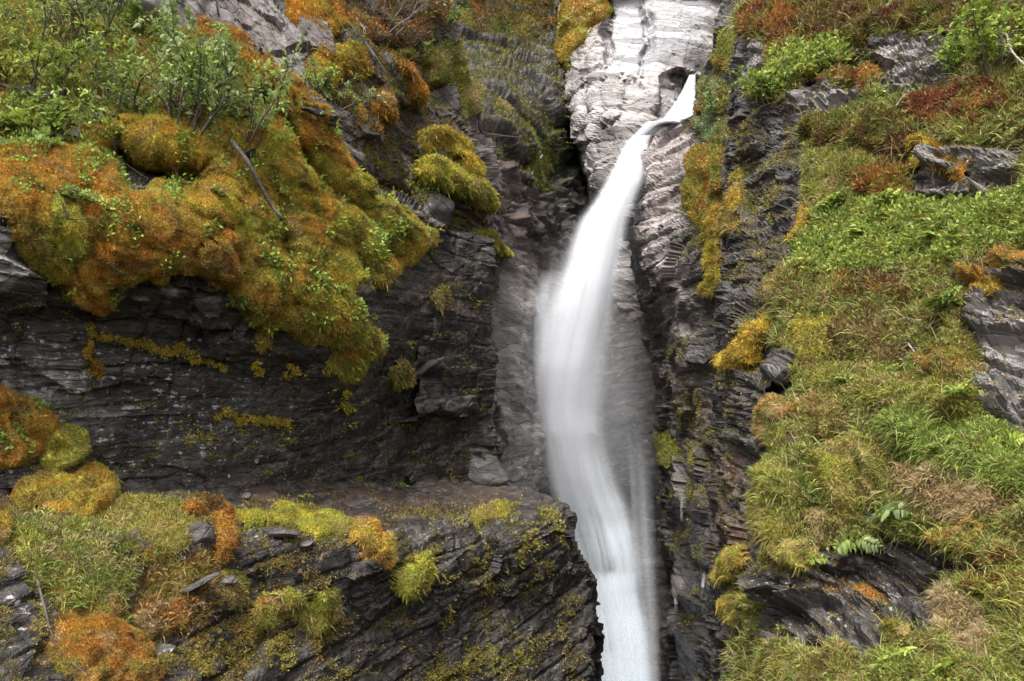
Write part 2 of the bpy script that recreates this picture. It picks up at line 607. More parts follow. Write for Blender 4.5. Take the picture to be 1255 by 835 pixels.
def plant_material(name, translucent=0.3, rough=0.7, spec=0.2, noise_amt=0.25, scale=25):
    k = NT(name)
    a = k.n("ShaderNodeAttribute", attribute_name="tint").outputs["Color"]
    pos = k.n("ShaderNodeTexCoord").outputs["Object"]
    nz = k.noise(pos, scale, 4, 0.6)
    g = k.math('ADD', 1 - noise_amt, k.math('MULTIPLY', nz, noise_amt * 2))
    x = k.n("ShaderNodeVectorMath", operation='SCALE')
    k.put(x.inputs[0], a); k.put(x.inputs["Scale"], g)
    b = k.n("ShaderNodeBsdfPrincipled")
    k.put(b.inputs["Base Color"], x.outputs[0])
    b.inputs["Roughness"].default_value = rough
    b.inputs["Specular IOR Level"].default_value = spec
    surf = b.outputs[0]
    if translucent:
        t = k.n("ShaderNodeBsdfTranslucent")
        k.put(t.inputs["Color"], x.outputs[0])
        mx = k.n("ShaderNodeMixShader")
        mx.inputs[0].default_value = translucent
        k.put(mx.inputs[1], b.outputs[0]); k.put(mx.inputs[2], t.outputs[0])
        surf = mx.outputs[0]
    k.put(k.out.inputs["Surface"], surf)
    return k.m

def bark_material(name, c0, c1, scale=30):
    k = NT(name)
    pos = k.n("ShaderNodeTexCoord").outputs["Object"]
    nz = k.noise(pos, scale, 5, 0.65)
    b = k.n("ShaderNodeBsdfPrincipled")
    k.put(b.inputs["Base Color"], k.ramp(nz, [(0.35, c0), (0.65, c1)]))
    b.inputs["Roughness"].default_value = 0.85
    bp = k.n("ShaderNodeBump"); bp.inputs["Strength"].default_value = 0.5; bp.inputs["Distance"].default_value = 0.01
    k.put(bp.inputs["Height"], nz); k.put(b.inputs["Normal"], bp.outputs[0])
    k.put(k.out.inputs["Surface"], b.outputs[0])
    return k.m

MOSS = plant_material("moss", 0.25, 0.85, 0.08)
LEAF = plant_material("leaf", 0.35, 0.5, 0.3)
BARK = bark_material("bark", (0.035, 0.025, 0.02), (0.12, 0.095, 0.08))
DEADWOOD = bark_material("dead_wood", (0.16, 0.13, 0.115), (0.42, 0.38, 0.35))
# ================================================================ THE ROCK
LW = Rock("left", -440, 605,
    A=[(-440, -90), (100, -70), (140, -40), (165, 10), (200, 42), (235, 28), (285, 30), (302, 52), (335, 80), (362, 110), (403, 160), (440, 212), (470, 233), (500, 250), (530, 270), (560, 285), (605, 292)],
    B=[(-440, 700), (-150, 640), (0, 626), (240, 630), (400, 622), (605, 614)], mode='cols', roll_a=0.9, roll_w=12, roll_m=0.15,
    ctrl=[(-100,620,4.5),(0,610,4.8),(100,610,5.2),(200,610,5.8),(300,608,6.5),(400,603,7.5),(500,600,8.9),(600,597,10.6),
          (0,450,4.95),(100,430,5.35),(200,420,5.85),(300,440,6.5),(400,480,7.5),(500,450,8.9),(600,430,10.8),
          (0,250,4.6),(100,300,5.0),(180,260,5.2),(280,330,5.8),(340,380,6.25),(430,410,7.2),
          (0,170,5.3),(100,180,5.6),(200,170,6.0),(300,200,6.4),(400,270,7.3),(480,270,8.5),(540,310,9.8),(-440,600,3.4),(-440,300,3.5),(-440,0,5.0),(600,335,10.9),
          (0,60,6.3),(100,40,6.8),(0,-60,8),(150,0,7.5),(230,40,7.2),(300,70,7.1),(350,105,7.2),(420,190,7.8),(470,240,8.6)],
    extra_depth=[([('s', 22, [(150, 190), (190, 215), (235, 222)])], 0.7, 16), ([('s', 14, [(440, 330), (425, 300)])], 0.35, 12), ([('s', 6, [(318, 118), (345, 150), (378, 200), (410, 240), (452, 284), (480, 312)])], 0.40, 8), ([('s', 5, [(258, 300), (290, 268), (286, 240)])], 0.25, 8), ([('s', 5, [(358, 345), (352, 300), (340, 262)])], 0.25, 8)],
    strata=(0.05, -0.06, 1), along=(0.55, 0.83, 0), S=1.0, amp=0.85, lumps=0.6, fw=(0.9, 0.45, 0.45), block=0.5, smooth_shapes=[[(420, 300), (610, 290), (610, 620), (480, 610), (200, 600), (180, 540), (230, 470), (330, 440)]], seed=1)

UL = Rock("upper_left", -80, 430,
    A=[(-80, 100), (0, 120), (60, 170), (120, 290), (200, 370), (300, 450), (420, 515)],
    B=[(-80, 535), (0, 548), (60, 555), (100, 562), (150, 580), (200, 592), (250, 600), (300, 604), (350, 598), (430, 598)], mode='rows', roll_b=5.0, roll_w=26, roll_m=1.4,
    ctrl=[(150,0,8.8),(250,20,9.2),(330,50,9.2),(390,110,8.9),(300,-60,10),(420,-60,11.2),(420,60,9.6),(460,170,9.5),(500,60,10.8),(540,0,12.2),(560,100,12),(585,200,11.6),(520,240,9.9),(560,240,10.7),(560,330,11.1),(600,300,12.2),(470,300,9.7)],
    extra_depth=[([('s', 18, [(500, 150), (505, 205), (490, 240)])], 0.7, 18)],
    strata=(0.75, -0.2, 0.62), along=(0.6, 0.6, -0.5), S=1.5, amp=0.9, facet=0.7, fw=(1, .5, .6), block=.6, seed=2)

LD = Rock("ledge", 570, 900,
    A=[(570, -440), (900, -440)],
    B=[(570, 520), (580, 580), (588, 610), (600, 645), (610, 672), (622, 692), (632, 701), (645, 703), (670, 710), (685, 714), (700, 722), (716, 729), (760, 733), (835, 736), (900, 738)],
    mode='rows', roll_b=4.0, roll_w=14, roll_m=0.6,
    ctrl=[(-100,600,4.4),(0,600,4.7),(100,600,5.1),(240,612,5.7),(300,607,6.3),(400,602,7.3),(500,597,8.7),(590,592,10.4),(640,602,9.9),(690,622,9.0),(640,636,8.1),(550,640,7.3),(470,650,6.5),(400,648,5.8),
          (300,640,5.4),(200,640,4.9),(100,650,4.45),(0,650,4.2),(690,700,8.5),(720,720,8.8),(733,835,8.2),(600,720,7.4),(500,740,6.4),(400,740,5.65),(400,835,5.4),(300,720,5.1),(300,835,4.6),(200,720,4.5),(200,835,4.0),(100,740,4.0),(100,835,3.55),(0,740,3.6),(0,835,3.25),(-100,835,3.0),(-440,620,3.3),(-440,835,2.4),(550,835,6.7),(640,800,7.5)],
    strata=(-0.35, 0.1, 0.9), along=(0.75, 0.6, 0.3), S=0.9, amp=0.8, lumps=0.55, facet=0.55, fw=(1.1, .6, .4), block=0.28, seed=3,
    smooth_shapes=[[(280, 600), (420, 596), (600, 590), (690, 615), (640, 636), (480, 648), (300, 650)]])

BK = Rock("back", -90, 900, A=[(-90, 500), (900, 500)], B=[(-90, 930), (900, 930)], mode='rows',
    ctrl=[(540,-60,27),(640,-60,30),(740,-60,30),(560,60,24),(640,60,27),(720,80,28),(620,180,17.5),(660,170,22),(690,200,25.5),(720,260,25.5),(605,280,14.2),(640,300,17),(660,330,18.5),
          (600,400,12.3),(640,420,15.5),(680,430,19),(720,400,21.5),(780,420,21.5),(850,400,21),(600,600,11.8),(640,600,14),(690,600,18),(740,600,20.5),(800,600,19.5),(700,800,19.5),(800,800,18),(880,800,18),(600,850,15),(880,200,27),(880,0,29),(560,200,15),(560,330,12.5),(600,120,20)],
    strata=(-0.25, 0.1, 1), along=(0.8, 0.5, 0.25), S=2.4, amp=0.62, seed=4,
    smooth_shapes=[[(598, 330), (700, 300), (830, 330), (830, 900), (598, 620)]], layer=(0.28, 0.09))

GP = Rock("pale", -90, 430,
    A=[(-90, 690), (0, 684), (40, 687), (80, 688), (120, 691), (170, 701), (210, 716), (240, 724), (280, 722), (330, 735), (430, 745)],
    B=[(-90, 960), (430, 960)], mode='rows', roll_a=5.0, roll_w=22, roll_m=1.2,
    ctrl=[(690,80,25.3),(690,0,26.5),(745,0,26),(745,80,24.6),(720,150,24),(800,0,25.5),(860,20,25.2),(800,70,24.5),(780,130,23.2),(730,200,23.5),(760,220,22.5),(720,300,24),(760,340,22.5),(900,100,25),(900,300,23),(840,200,23),(930,0,26)],
    extra_depth=[([[(812, 92), (838, 86), (864, 98), (864, 152), (804, 152), (804, 128)]], 0.45, 2), ([[(818, 92), (840, 86), (852, 100), (842, 116), (830, 108)]], 0.35, 1), ([[(738, 150), (752, 152), (752, 168), (740, 170)]], 0.5, 2), ([('s', 2.6, [(746, 0), (745, 84)])], 0.8, 3), ([('s', 1.6, [(789, -20), (789, 100)])], 0.5, 2), ([('s', 1.6, [(738, 100), (736, 190)])], 0.4, 2), ([('s', 1.6, [(764, 90), (760, 180)])], 0.3, 2), ([('s', 2.0, [(712, 60), (722, 130), (716, 200)])], 0.5, 3), ([('s', 1.6, [(692, 128), (716, 108), (745, 100), (790, 96)])], 0.4, 2),
                 ([[(742, 4), (800, -10), (800, 86), (745, 86)]], 0.45, 5)],
    strata=(0.16, -0.1, 1), along=(1, 0.1, -0.16), S=2.6, amp=0.36, lumps=0.2, facet=1.4, fw=(1.2, 1.0, 1.0), fasp=1.0, block=0.22, seed=5, layer=(0.42, 0.11), smooth_shapes=[[(742, -40), (880, -40), (870, 60), (800, 86), (744, 90)]])

RW = Rock("ravine", -90, 900,
    A=[(-90, 905), (0, 892), (30, 878), (70, 874), (92, 860), (140, 858), (147, 850), (150, 810), (165, 799), (180, 793), (220, 777), (270, 770), (310, 775), (350, 785), (420, 791), (500, 800), (600, 807), (700, 814), (835, 819), (900, 820)],
    B=[(-90, 1010), (900, 1010)], mode='rows', roll_a=4.0, roll_w=24, roll_m=1.4,
    ctrl=[(880,0,19),(870,60,18.5),(855,120,18.5),(900,60,17),(820,160,19),(790,200,18.5),(780,280,18),(830,250,17),(870,200,15.5),(880,320,14),(830,350,16),(800,400,18.8),(850,450,14.5),(810,520,18.2),(850,600,13.5),(820,700,16.6),(860,720,12.5),(830,835,15.6),(870,835,12),(960,100,15),(960,400,12),(960,800,11)],
    strata=(0.12, 0.05, 1), along=(0.6, -0.8, 0), S=2.0, amp=0.62, facet=0.7, fw=(1.3, .45, .6), block=0.55, seed=6, layer=(0.36, 0.11))

RS = Rock("right", -90, 900,
    A=[(-90, 955), (0, 930), (20, 909), (100, 902), (180, 893), (300, 889), (440, 884), (500, 880), (600, 873), (700, 873), (835, 880), (900, 880)],
    B=[(-90, 1720), (900, 1720)], mode='rows', roll_a=2.5, roll_w=20, roll_m=0.7,
    ctrl=[(935,0,12),(905,60,11.5),(900,150,11),(890,250,10.5),(886,350,9.6),(886,440,8.2),(885,520,8.5),(878,620,8),(876,720,7.5),(885,835,6.6),
          (985,290,8.0),(945,380,7.3),(905,430,7.5),(935,490,6.4),(930,600,5.7),(930,680,5.3),(960,640,5.05),(1000,680,4.85),
          (1000,0,11),(1100,0,9.5),(1255,0,7.5),(1400,0,6),(1000,100,9.7),(1120,90,8.2),(1255,100,6.5),(1000,200,8.8),(1150,210,6.8),(1255,200,5.8),(1050,300,7.2),(1150,300,6.2),(1255,300,5.2),(1000,400,6.6),(1100,400,5.8),(1200,400,4.9),(1255,430,4.5),
          (1000,500,5.75),(1100,500,5.0),(1200,500,4.4),(1255,550,4.0),(1050,600,4.8),(1150,620,4.3),(1255,650,3.6),(960,740,4.95),(1050,740,4.55),(1150,740,3.95),(1255,780,3.2),(960,835,4.5),(1100,835,3.7),(1255,835,3.0),(1400,500,3.4),(1400,800,2.6),(1400,200,4.6),(1720,200,3.6),(1720,500,2.8),(1720,800,2.2)],
    extra_depth=[([('s', 18, [(930, 440), (950, 410), (958, 385)])], 0.7, 14), ([('s', 8, [(985, 452), (962, 468), (950, 482)])], 0.5, 6), ([('s', 5, [(955, 562), (1000, 548), (1044, 540)])], 0.35, 5),
    ([('s', 5, [(1092, 606), (1140, 622), (1205, 652)])], 0.35, 5), ([('s', 5, [(1062, 254), (1130, 246), (1240, 256)])], 0.45, 5), ([('s', 5, [(992, 174), (1060, 190), (1118, 204)])], 0.45, 5), ([('s', 5, [(1000, 668), (985, 640), (1000, 615)])], 0.3, 5), ([('s', 5, [(985, 120), (1000, 88), (1060, 78)])], 0.4, 5), ([('s', 16, [(915, 200), (935, 270)])], 0.5, 14)],
    strata=(0.38, -0.1, 0.9), along=(0.8, -0.3, -0.4), S=1.0, amp=0.75, lumps=0.55, facet=0.6, fw=(1.2, .8, .6), swarp=0.5, seed=7, layer=(0.20, 0.055),
    rough_shapes=[[(940, 670), (1150, 650), (1180, 800), (950, 800)], [(1190, 350), (1300, 340), (1300, 560), (1200, 510)], [(1070, 40), (1170, 40), (1170, 118), (1080, 118)], [(960, 95), (1056, 95), (1056, 145), (960, 142)], [(1120, 180), (1250, 180), (1250, 250), (1120, 248)]])

# ---- what the rock is like where (dark wet slate, pale washed gneiss, lichen, algae)
LW.fill("wet", 0.25); LW.fill("lichen", 0.3)
LW.paint("lichen", 0.95, [[(-60, 370), (110, 390), (240, 430), (330, 560), (160, 590), (-60, 600)]], blur=40)
LW.paint("lichen", 1.2, [[(-300, 390), (70, 410), (150, 470), (60, 560), (-300, 580)]], blur=40)
LW.paint("lichen", 0.75, [[(240, 350), (420, 430), (440, 600), (160, 605)]], blur=50)
LW.paint("pale", 0.75, [[(-20, 280), (15, 285), (32, 330), (10, 350), (-20, 340)]], blur=8)
LW.paint("pale", 0.62, [[(30, 440), (72, 445), (78, 468), (50, 470)], [(0, 455), (20, 450), (20, 480), (0, 480)]], blur=8)
LW.paint("pale", 0.3, [[(0, 420), (150, 450), (170, 500), (60, 560), (-20, 550)]], blur=40)
LW.paint("white", 0.95, [[(200, 356), (205, 360), (210, 354), (217, 358), (216, 367), (208, 372), (201, 367)]], blur=2, warp=0)
LW.paint("pale", 1.0, [[(200, 356), (205, 360), (210, 354), (217, 358), (216, 367), (208, 372), (201, 367)], ('s', 3, [(146, 372), (152, 366)]), ('s', 3, [(165, 370), (182, 371)])], blur=2, warp=2)
LW.paint("wet", 1.15, [[(380, 420), (620, 290), (620, 620), (300, 610), (330, 540)]], blur=50)
LW.paint("stain", 0.35, [[(380, 470), (470, 430), (480, 560), (400, 600), (330, 590)]], blur=30)
LW.paint("stain", 0.6, [('s', 9, [(430, 400), (415, 520)]), ('s', 5, [(110, 408), (275, 447), (370, 462)]), ('s', 4, [(210, 512), (355, 517)]), ('s', 4, [(200, 545), (360, 538)])], blur=8)
UL.fill("wet", 0.3); UL.fill("lichen", 0.2); UL.fill("pale", 0.12); UL.fill("rust", 0.3)
UL.paint("pale", 0.26, [[(190, -60), (345, -40), (400, 110), (340, 90), (280, 20), (190, 30)]], blur=20)
UL.paint("lichen", 0.3, [[(190, -60), (345, -40), (400, 110), (340, 90), (280, 20), (190, 30)]], blur=20)
UL.paint("stain", 0.45, [[(470, 60), (560, 60), (590, 160), (500, 230)]], blur=40)
UL.paint("pink", 0.5, [[(545, 120), (600, 150), (610, 260), (560, 250)]], blur=20)
UL.paint("pale", 0.28, [[(545, 120), (600, 150), (610, 260), (560, 250)]], blur=20)
LD.fill("wet", 0.3); LD.fill("lichen", 0.25); LD.fill("stain", 0.12)
LD.paint("stain", 0.66, [[(440, 640), (690, 620), (700, 730), (640, 835), (440, 850), (520, 720)]], blur=50)
LD.paint("stain", 0.62, [[(250, 690), (400, 680), (420, 780), (230, 835), (160, 835)]], blur=40)
LD.paint("stain", 0.45, [[(260, 612), (440, 604), (470, 636), (300, 640)]], blur=14)
LD.paint("rust", 0.55, [[(300, 600), (600, 588), (690, 615), (500, 634), (300, 630)]], blur=14)
LD.paint("pale", 0.04, [[(420, 598), (600, 588), (690, 615), (500, 622)]], blur=14)
LD.paint("lichen", 0.8, [[(-60, 660), (60, 690), (75, 840), (-60, 840)], [(170, 650), (400, 600), (420, 700), (250, 760), (180, 760)]], blur=26)
LD.paint("wet", 1.0, [[(330, 590), (600, 585), (700, 610), (690, 640), (380, 650)]], blur=20)
LD.paint("wet", 1.0, [[(440, 620), (740, 620), (740, 900), (440, 900)]], blur=30)
BK.fill("wet", 0.4); BK.fill("lichen", 0.08); BK.fill("stain", 0.1)
BK.paint("pale", 0.6, [[(598, 330), (700, 290), (700, 640), (598, 640)]], blur=40)
BK.paint("pale", 0.16, [[(598, 190), (630, 200), (665, 250), (660, 330), (600, 330)]], blur=24)
BK.paint("pink", 0.25, [[(560, 120), (640, 150), (665, 250), (660, 330), (600, 330)]], blur=24)
BK.paint("rust", 0.5, [[(590, 130), (640, 150), (665, 250), (650, 330), (600, 330)]], blur=24)
BK.paint("pale", 0.12, [[(640, 30), (700, 40), (690, 150), (640, 140)]], blur=24)
BK.paint("stain", 0.75, [[(560, 0), (690, 0), (690, 60), (620, 130), (560, 110)], [(640, 150), (700, 150), (710, 240), (650, 240)]], blur=30)
BK.paint("wet", 0.8, [[(640, 200), (860, 260), (860, 900), (600, 640)]], blur=40)
GP.fill("pale", 0.88); GP.fill("pink", 0.0); GP.fill("lichen", 0.0)
GP.paint("white", 1.0, [[(747, -30), (870, -30), (870, 40), (845, 62), (792, 82), (748, 87)]], blur=6, warp=3)
GP.paint("white", 0.6, [[(716, 110), (738, 75), (742, 92), (720, 122)]], blur=6)
GP.paint("white", 0.35, [[(806, 92), (845, 86), (850, 150), (800, 152)]], blur=6)
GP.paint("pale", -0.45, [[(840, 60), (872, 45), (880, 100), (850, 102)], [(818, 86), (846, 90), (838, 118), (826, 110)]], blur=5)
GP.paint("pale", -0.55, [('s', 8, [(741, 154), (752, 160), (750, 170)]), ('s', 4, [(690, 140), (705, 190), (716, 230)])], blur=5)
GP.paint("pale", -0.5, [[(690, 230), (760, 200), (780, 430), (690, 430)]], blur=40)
GP.paint("pink", -0.35, [[(745, -30), (870, -30), (870, 80), (745, 90)]], blur=10)
RW.fill("wet", 0.25); RW.fill("lichen", 0.15); RW.fill("stain", 0.12); RW.fill("pale", 0.10)
RW.paint("pale", 0.85, [[(800, 148), (850, 148), (846, 210), (838, 280), (826, 350), (770, 300), (770, 200)]], blur=14)
RW.paint("pale", 0.26, [[(780, 330), (850, 300), (870, 420), (850, 560), (800, 540)]], blur=40)
RW.paint("pink", 0.5, [[(800, 148), (850, 148), (850, 300), (880, 560), (800, 560), (770, 300)]], blur=20)
RW.paint("stain", 0.75, [[(845, 120), (905, 120), (895, 330), (870, 380), (838, 300)]], blur=20)
RW.paint("stain", 0.45, [[(800, 500), (880, 480), (880, 640), (805, 640)]], blur=30)
RW.paint("wet", 0.8, [[(770, 380), (830, 420), (900, 900), (780, 900)]], blur=40)
RS.fill("wet", 0.25); RS.fill("lichen", 0.45); RS.fill("pale", 0.06)
RS.paint("lichen", 0.85, [[(1060, 40), (1180, 40), (1180, 120), (960, 150), (960, 100)], [(1120, 180), (1260, 180), (1260, 250), (1120, 250)], [(1190, 350), (1270, 350), (1270, 560), (1200, 510)], [(940, 660), (1150, 660), (1180, 800), (950, 800)]], blur=16)
RS.paint("pale", 0.42, [[(1070, 45), (1165, 45), (1165, 112), (1080, 115)], [(970, 98), (1055, 98), (1050, 145), (970, 140)], [(1125, 183), (1250, 183), (1240, 248), (1125, 245)], [(1190, 362), (1270, 350), (1270, 520), (1205, 510)], [(905, 40), (950, 45), (945, 98), (905, 100)]], blur=12)
RS.paint("pale", 0.04, [[(946, 690), (1012, 668), (1090, 690), (1150, 735), (1085, 800), (950, 770)]], blur=12)
RS.paint("lichen", 0.85, [[(946, 690), (1012, 668), (1090, 690), (1150, 735), (1085, 800), (950, 770)]], blur=12)
RS.paint("stain", 0.45, [[(870, 450), (930, 480), (925, 835), (870, 835)]], blur=20)
RS.paint("rust", 0.9, [[(880, 560), (925, 560), (925, 700), (870, 700)]], blur=20)

ROCK_A = rock_material("slate_level", (0.05, -0.06, 1), (0.55, 0.83, 0), 1.0)
ROCK_B = rock_material("slate_steep", (0.75, -0.2, 0.62), (0.6, 0.6, -0.5), 1.5)
ROCK_C = rock_material("slate_ledge", (-0.35, 0.1, 0.9), (0.75, 0.6, 0.3), 0.9)
ROCK_D = rock_material("gneiss_far", (-0.25, 0.1, 1), (0.8, 0.5, 0.25), 2.4)
ROCK_E = rock_material("gneiss_pale", (0.16, -0.1, 1), (1, 0.1, -0.16), 2.6)
ROCK_F = rock_material("gneiss_ravine", (0.12, 0.05, 1), (0.6, -0.8, 0), 2.0)
ROCK_G = rock_material("slate_slope", (0.38, -0.1, 0.9), (0.8, -0.3, -0.4), 1.0)
LW.build("cliff", ROCK_A, "dark slate cliff with level cracks under the mossy overhang")
UL.build("crag", ROCK_B, "steep grey crag with slanting joints above the mossy ridge")
LD.build("rock_ledge", ROCK_C, "flat-topped dark ledge ending at a ragged corner beside the waterfall")
BK.build("ravine_wall", ROCK_D, "smooth grey rock wall at the back of the ravine behind the falling water", True)
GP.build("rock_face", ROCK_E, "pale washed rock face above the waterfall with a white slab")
RW.build("rock_pillar", ROCK_F, "pinkish rock pillar and dark wall bordering the waterfall")
RS.build("hillside", ROCK_G, "steep vegetated hillside with slate outcrops on the gorge side")
print("rock", round(time.time() - T0, 1), "s", sum(len(r.P) for r in (LW, UL, LD, BK, GP, RW, RS)))
# ================================================================ VEGETATION THAT LIES ON THE ROCK
PAL = dict(gold=(0.33, 0.275, 0.065),
    orange=(0.52, 0.245, 0.043), rust=(0.37, 0.155, 0.036), amber=(0.53, 0.350, 0.060), olive=(0.270, 0.240, 0.048), yellow=(0.53, 0.455, 0.062),
    lime=(0.36, 0.385, 0.065), green=(0.150, 0.190, 0.040), deep=(0.050, 0.088, 0.020), tan=(0.40, 0.285, 0.145), straw=(0.42, 0.31, 0.18), brown=(0.095, 0.055, 0.025),
    redbrown=(0.150, 0.052, 0.028), red=(0.30, 0.070, 0.045), leaf=(0.25, 0.34, 0.070), bright=(0.33, 0.42, 0.085), grey=(0.29, 0.35, 0.18), soil=(0.045, 0.030, 0.018), dusk=(0.12, 0.10, 0.075))

PAL['duff'] = (0.105, 0.088, 0.022); PAL['umber'] = (0.085, 0.060, 0.026)
def scores(P, spec, seed, scale=0.35):
    return np.stack([fbm(P / scale + 11 * i, 3, seed + 31 * i) * 0.62 + (w - 1) * 0.5 for i, (c, w) in enumerate(spec)], 1)

def shade(score, spec, jitter=0.16, vary=0.22):
    n = len(score)
    e = np.exp((score + rng.normal(0, jitter, score.shape)) * 9)
    e /= e.sum(1, keepdims=True)
    c = e @ np.array([PAL[k] for k, w in spec])
    c *= (1 + vary * rng.normal(size=(n, 1))).clip(0.45, 1.7)
    return c.astype(np.float32)

def palette(P, spec, seed, scale=0.35, jitter=0.16):
    return shade(scores(P, spec, seed, scale), spec, jitter)

def unit(v):
    return v / (np.linalg.norm(v, axis=-1, keepdims=True) + 1e-9)

UP = np.array([0, 0, 1.0])
def tufts(Pr, Nr, D, kind, length, width, lean=0.5, down=0.0, spread=0.6):
    """blades, fibres or leaves standing at points Pr with normals Nr; sizes in photo pixels at depth D -> metres"""
    n = len(Pr)
    px = (D / F)[:, None]
    dirv = unit(Nr * (1 - lean) + UP * lean + rng.normal(0, spread, (n, 3)))
    L = length * px * rng.uniform(0.55, 1.35, (n, 1))
    W = width * px * rng.uniform(0.7, 1.3, (n, 1))
    side = unit(np.cross(dirv, rng.normal(size=(n, 3))))
    if kind == 'fibre':
        V = np.stack([Pr - side * W / 2, Pr + side * W / 2, Pr + dirv * L - UP * L * down], 1)
        base = np.arange(n)[:, None] * 3
        return V.reshape(-1, 3), base + np.array([[0, 1, 2]]), 3
    if kind == 'blade':
        m = Pr + dirv * L * 0.5 - UP * L * down * 0.15
        t = Pr + dirv * L * 0.92 - UP * L * down
        V = np.stack([Pr - side * W / 2, Pr + side * W / 2, m - side * W * 0.4, m + side * W * 0.4, t], 1)
        base = np.arange(n)[:, None] * 5
        tr = np.array([[0, 1, 3], [0, 3, 2], [2, 3, 4]])
        return V.reshape(-1, 3), (base[:, None] + tr[None]).reshape(-1, 3), 5
    if kind == 'leaf':
        fold = unit(np.cross(side, dirv)) * W * 0.18
        m = Pr + dirv * L * 0.45
        V = np.stack([Pr, m - side * W / 2 + fold, m + side * W / 2 + fold, Pr + dirv * L - UP * L * down], 1)
        base = np.arange(n)[:, None] * 4
        tr = np.array([[0, 2, 1], [1, 2, 3]])
        return V.reshape(-1, 3), (base[:, None] + tr[None]).reshape(-1, 3), 4

STYLE = dict(   # layers of plants: (kind, per square photo pixel, length, width, lean up, droop, spread, raise)
    moss=[('fibre', 1.3, 3.0, 1.0, 0.25, 0.0, 0.55, 0)],
    shag=[('fibre', 1.0, 4.2, 1.0, 0.15, 0.35, 0.5, 0), ('blade', 0.05, 10, 1.0, 0.4, 0.5, 0.5, 0)],
    grass=[('fibre', 0.4, 5.0, 1.2, 0.3, 0.1, 0.5, 0), ('blade', 0.24, 18, 1.15, 0.55, 0.45, 0.45, 0)],
    leafy=[('fibre', 0.35, 5.0, 1.2, 0.3, 0.0, 0.6, 0), ('leaf', 0.15, 7.0, 3.0, 0.45, 0.1, 0.7, 9)],
    heather=[('fibre', 0.7, 6.5, 1.2, 0.5, 0.0, 0.6, 0), ('leaf', 0.10, 4.5, 2.4, 0.5, 0.0, 0.7, 6)],
    mixed=[('blade', 0.010, 34, 0.9, 0.65, 0.3, 0.4, 0), ('fibre', 0.5, 5.0, 1.2, 0.35, 0.0, 0.6, 0), ('blade', 0.05, 16, 1.3, 0.5, 0.4, 0.5, 0), ('leaf', 0.07, 5.5, 2.8, 0.45, 0.1, 0.7, 5)],
    far=[('fibre', 0.6, 3.6, 1.1, 0.5, 0.0, 0.6, 0), ('leaf', 0.12, 3.2, 1.8, 0.5, 0.0, 0.7, 3)],
)
def sprinkle(rock, mb, seed, dens, where=None, cell=9.0, thr=0.02):
    """sparse clumps of fibres growing straight on the rock, denser on its small ledges"""
    nz = noise2(rock.px, rock.py, seed, cell * 1.3)
    f = mb * sstep(thr, thr + 0.35, nz + 0.55 * np.clip(rock.N[:, 2], -0.3, 0.8) + 0.55 * (mb - 0.5))
    if where is not None:
        f = f * where
    qq = rock.quads
    sel = f[qq[:, 0]] > 0.02
    qs = qq[sel]
    dq = rock.d[qs]
    ok = (dq.max(1) - dq.min(1)) < 0.05 * dq.min(1)
    qs = qs[ok]
    if len(qs) < 3:
        return 0, None, None, None
    w4 = f[qs[:, 0]].astype(float)
    n = int(w4.sum() * 3.6 * dens)
    if n < 3:
        return 0, None, None, None
    fi = rng.choice(len(qs), n, p=w4 / w4.sum())
    u, v = rng.random((n, 1)), rng.random((n, 1))
    a, b, c, d = (rock.P[qs[fi, i]].astype(float) for i in range(4))
    Pr = (a * (1 - u) + b * u) * (1 - v) + (d * (1 - u) + c * u) * v
    return n, Pr, rock.N[qs[fi, 0]].astype(float), rock.d[qs[fi, 0]]

def film(rock, shapes, spec, label, dens=0.9, blur=20, warp=10, cell=9.0, thr=0.0, name='moss_film', cat='moss', kind='stuff', group=None, length=3.6, cut=()):
    ncover[0] += 1
    seed = 900 + ncover[0] * 5
    n, Pr, Nr, Dr = sprinkle(rock, Mask(shapes, blur=blur, warp=warp, cut=cut, seed=ncover[0]).sample(rock.px, rock.py), seed, dens, None, cell, thr)
    Sm = float(np.median(Dr)) / 6.0
    Pr = Pr + Nr * (rng.random((n, 1)) ** 2 * (3.5 * Dr / F)[:, None])
    vv, ff, k = tufts(Pr, Nr, Dr, 'fibre', length, 1.3, 0.15, 0.15, 0.6)
    o = make_mesh(name, vv, [ff], MOSS, colors=np.repeat(palette(Pr, spec, seed, 0.3 * Sm, 0.14), k, 0))
    return tag(o, label, None if kind else cat, group, kind)

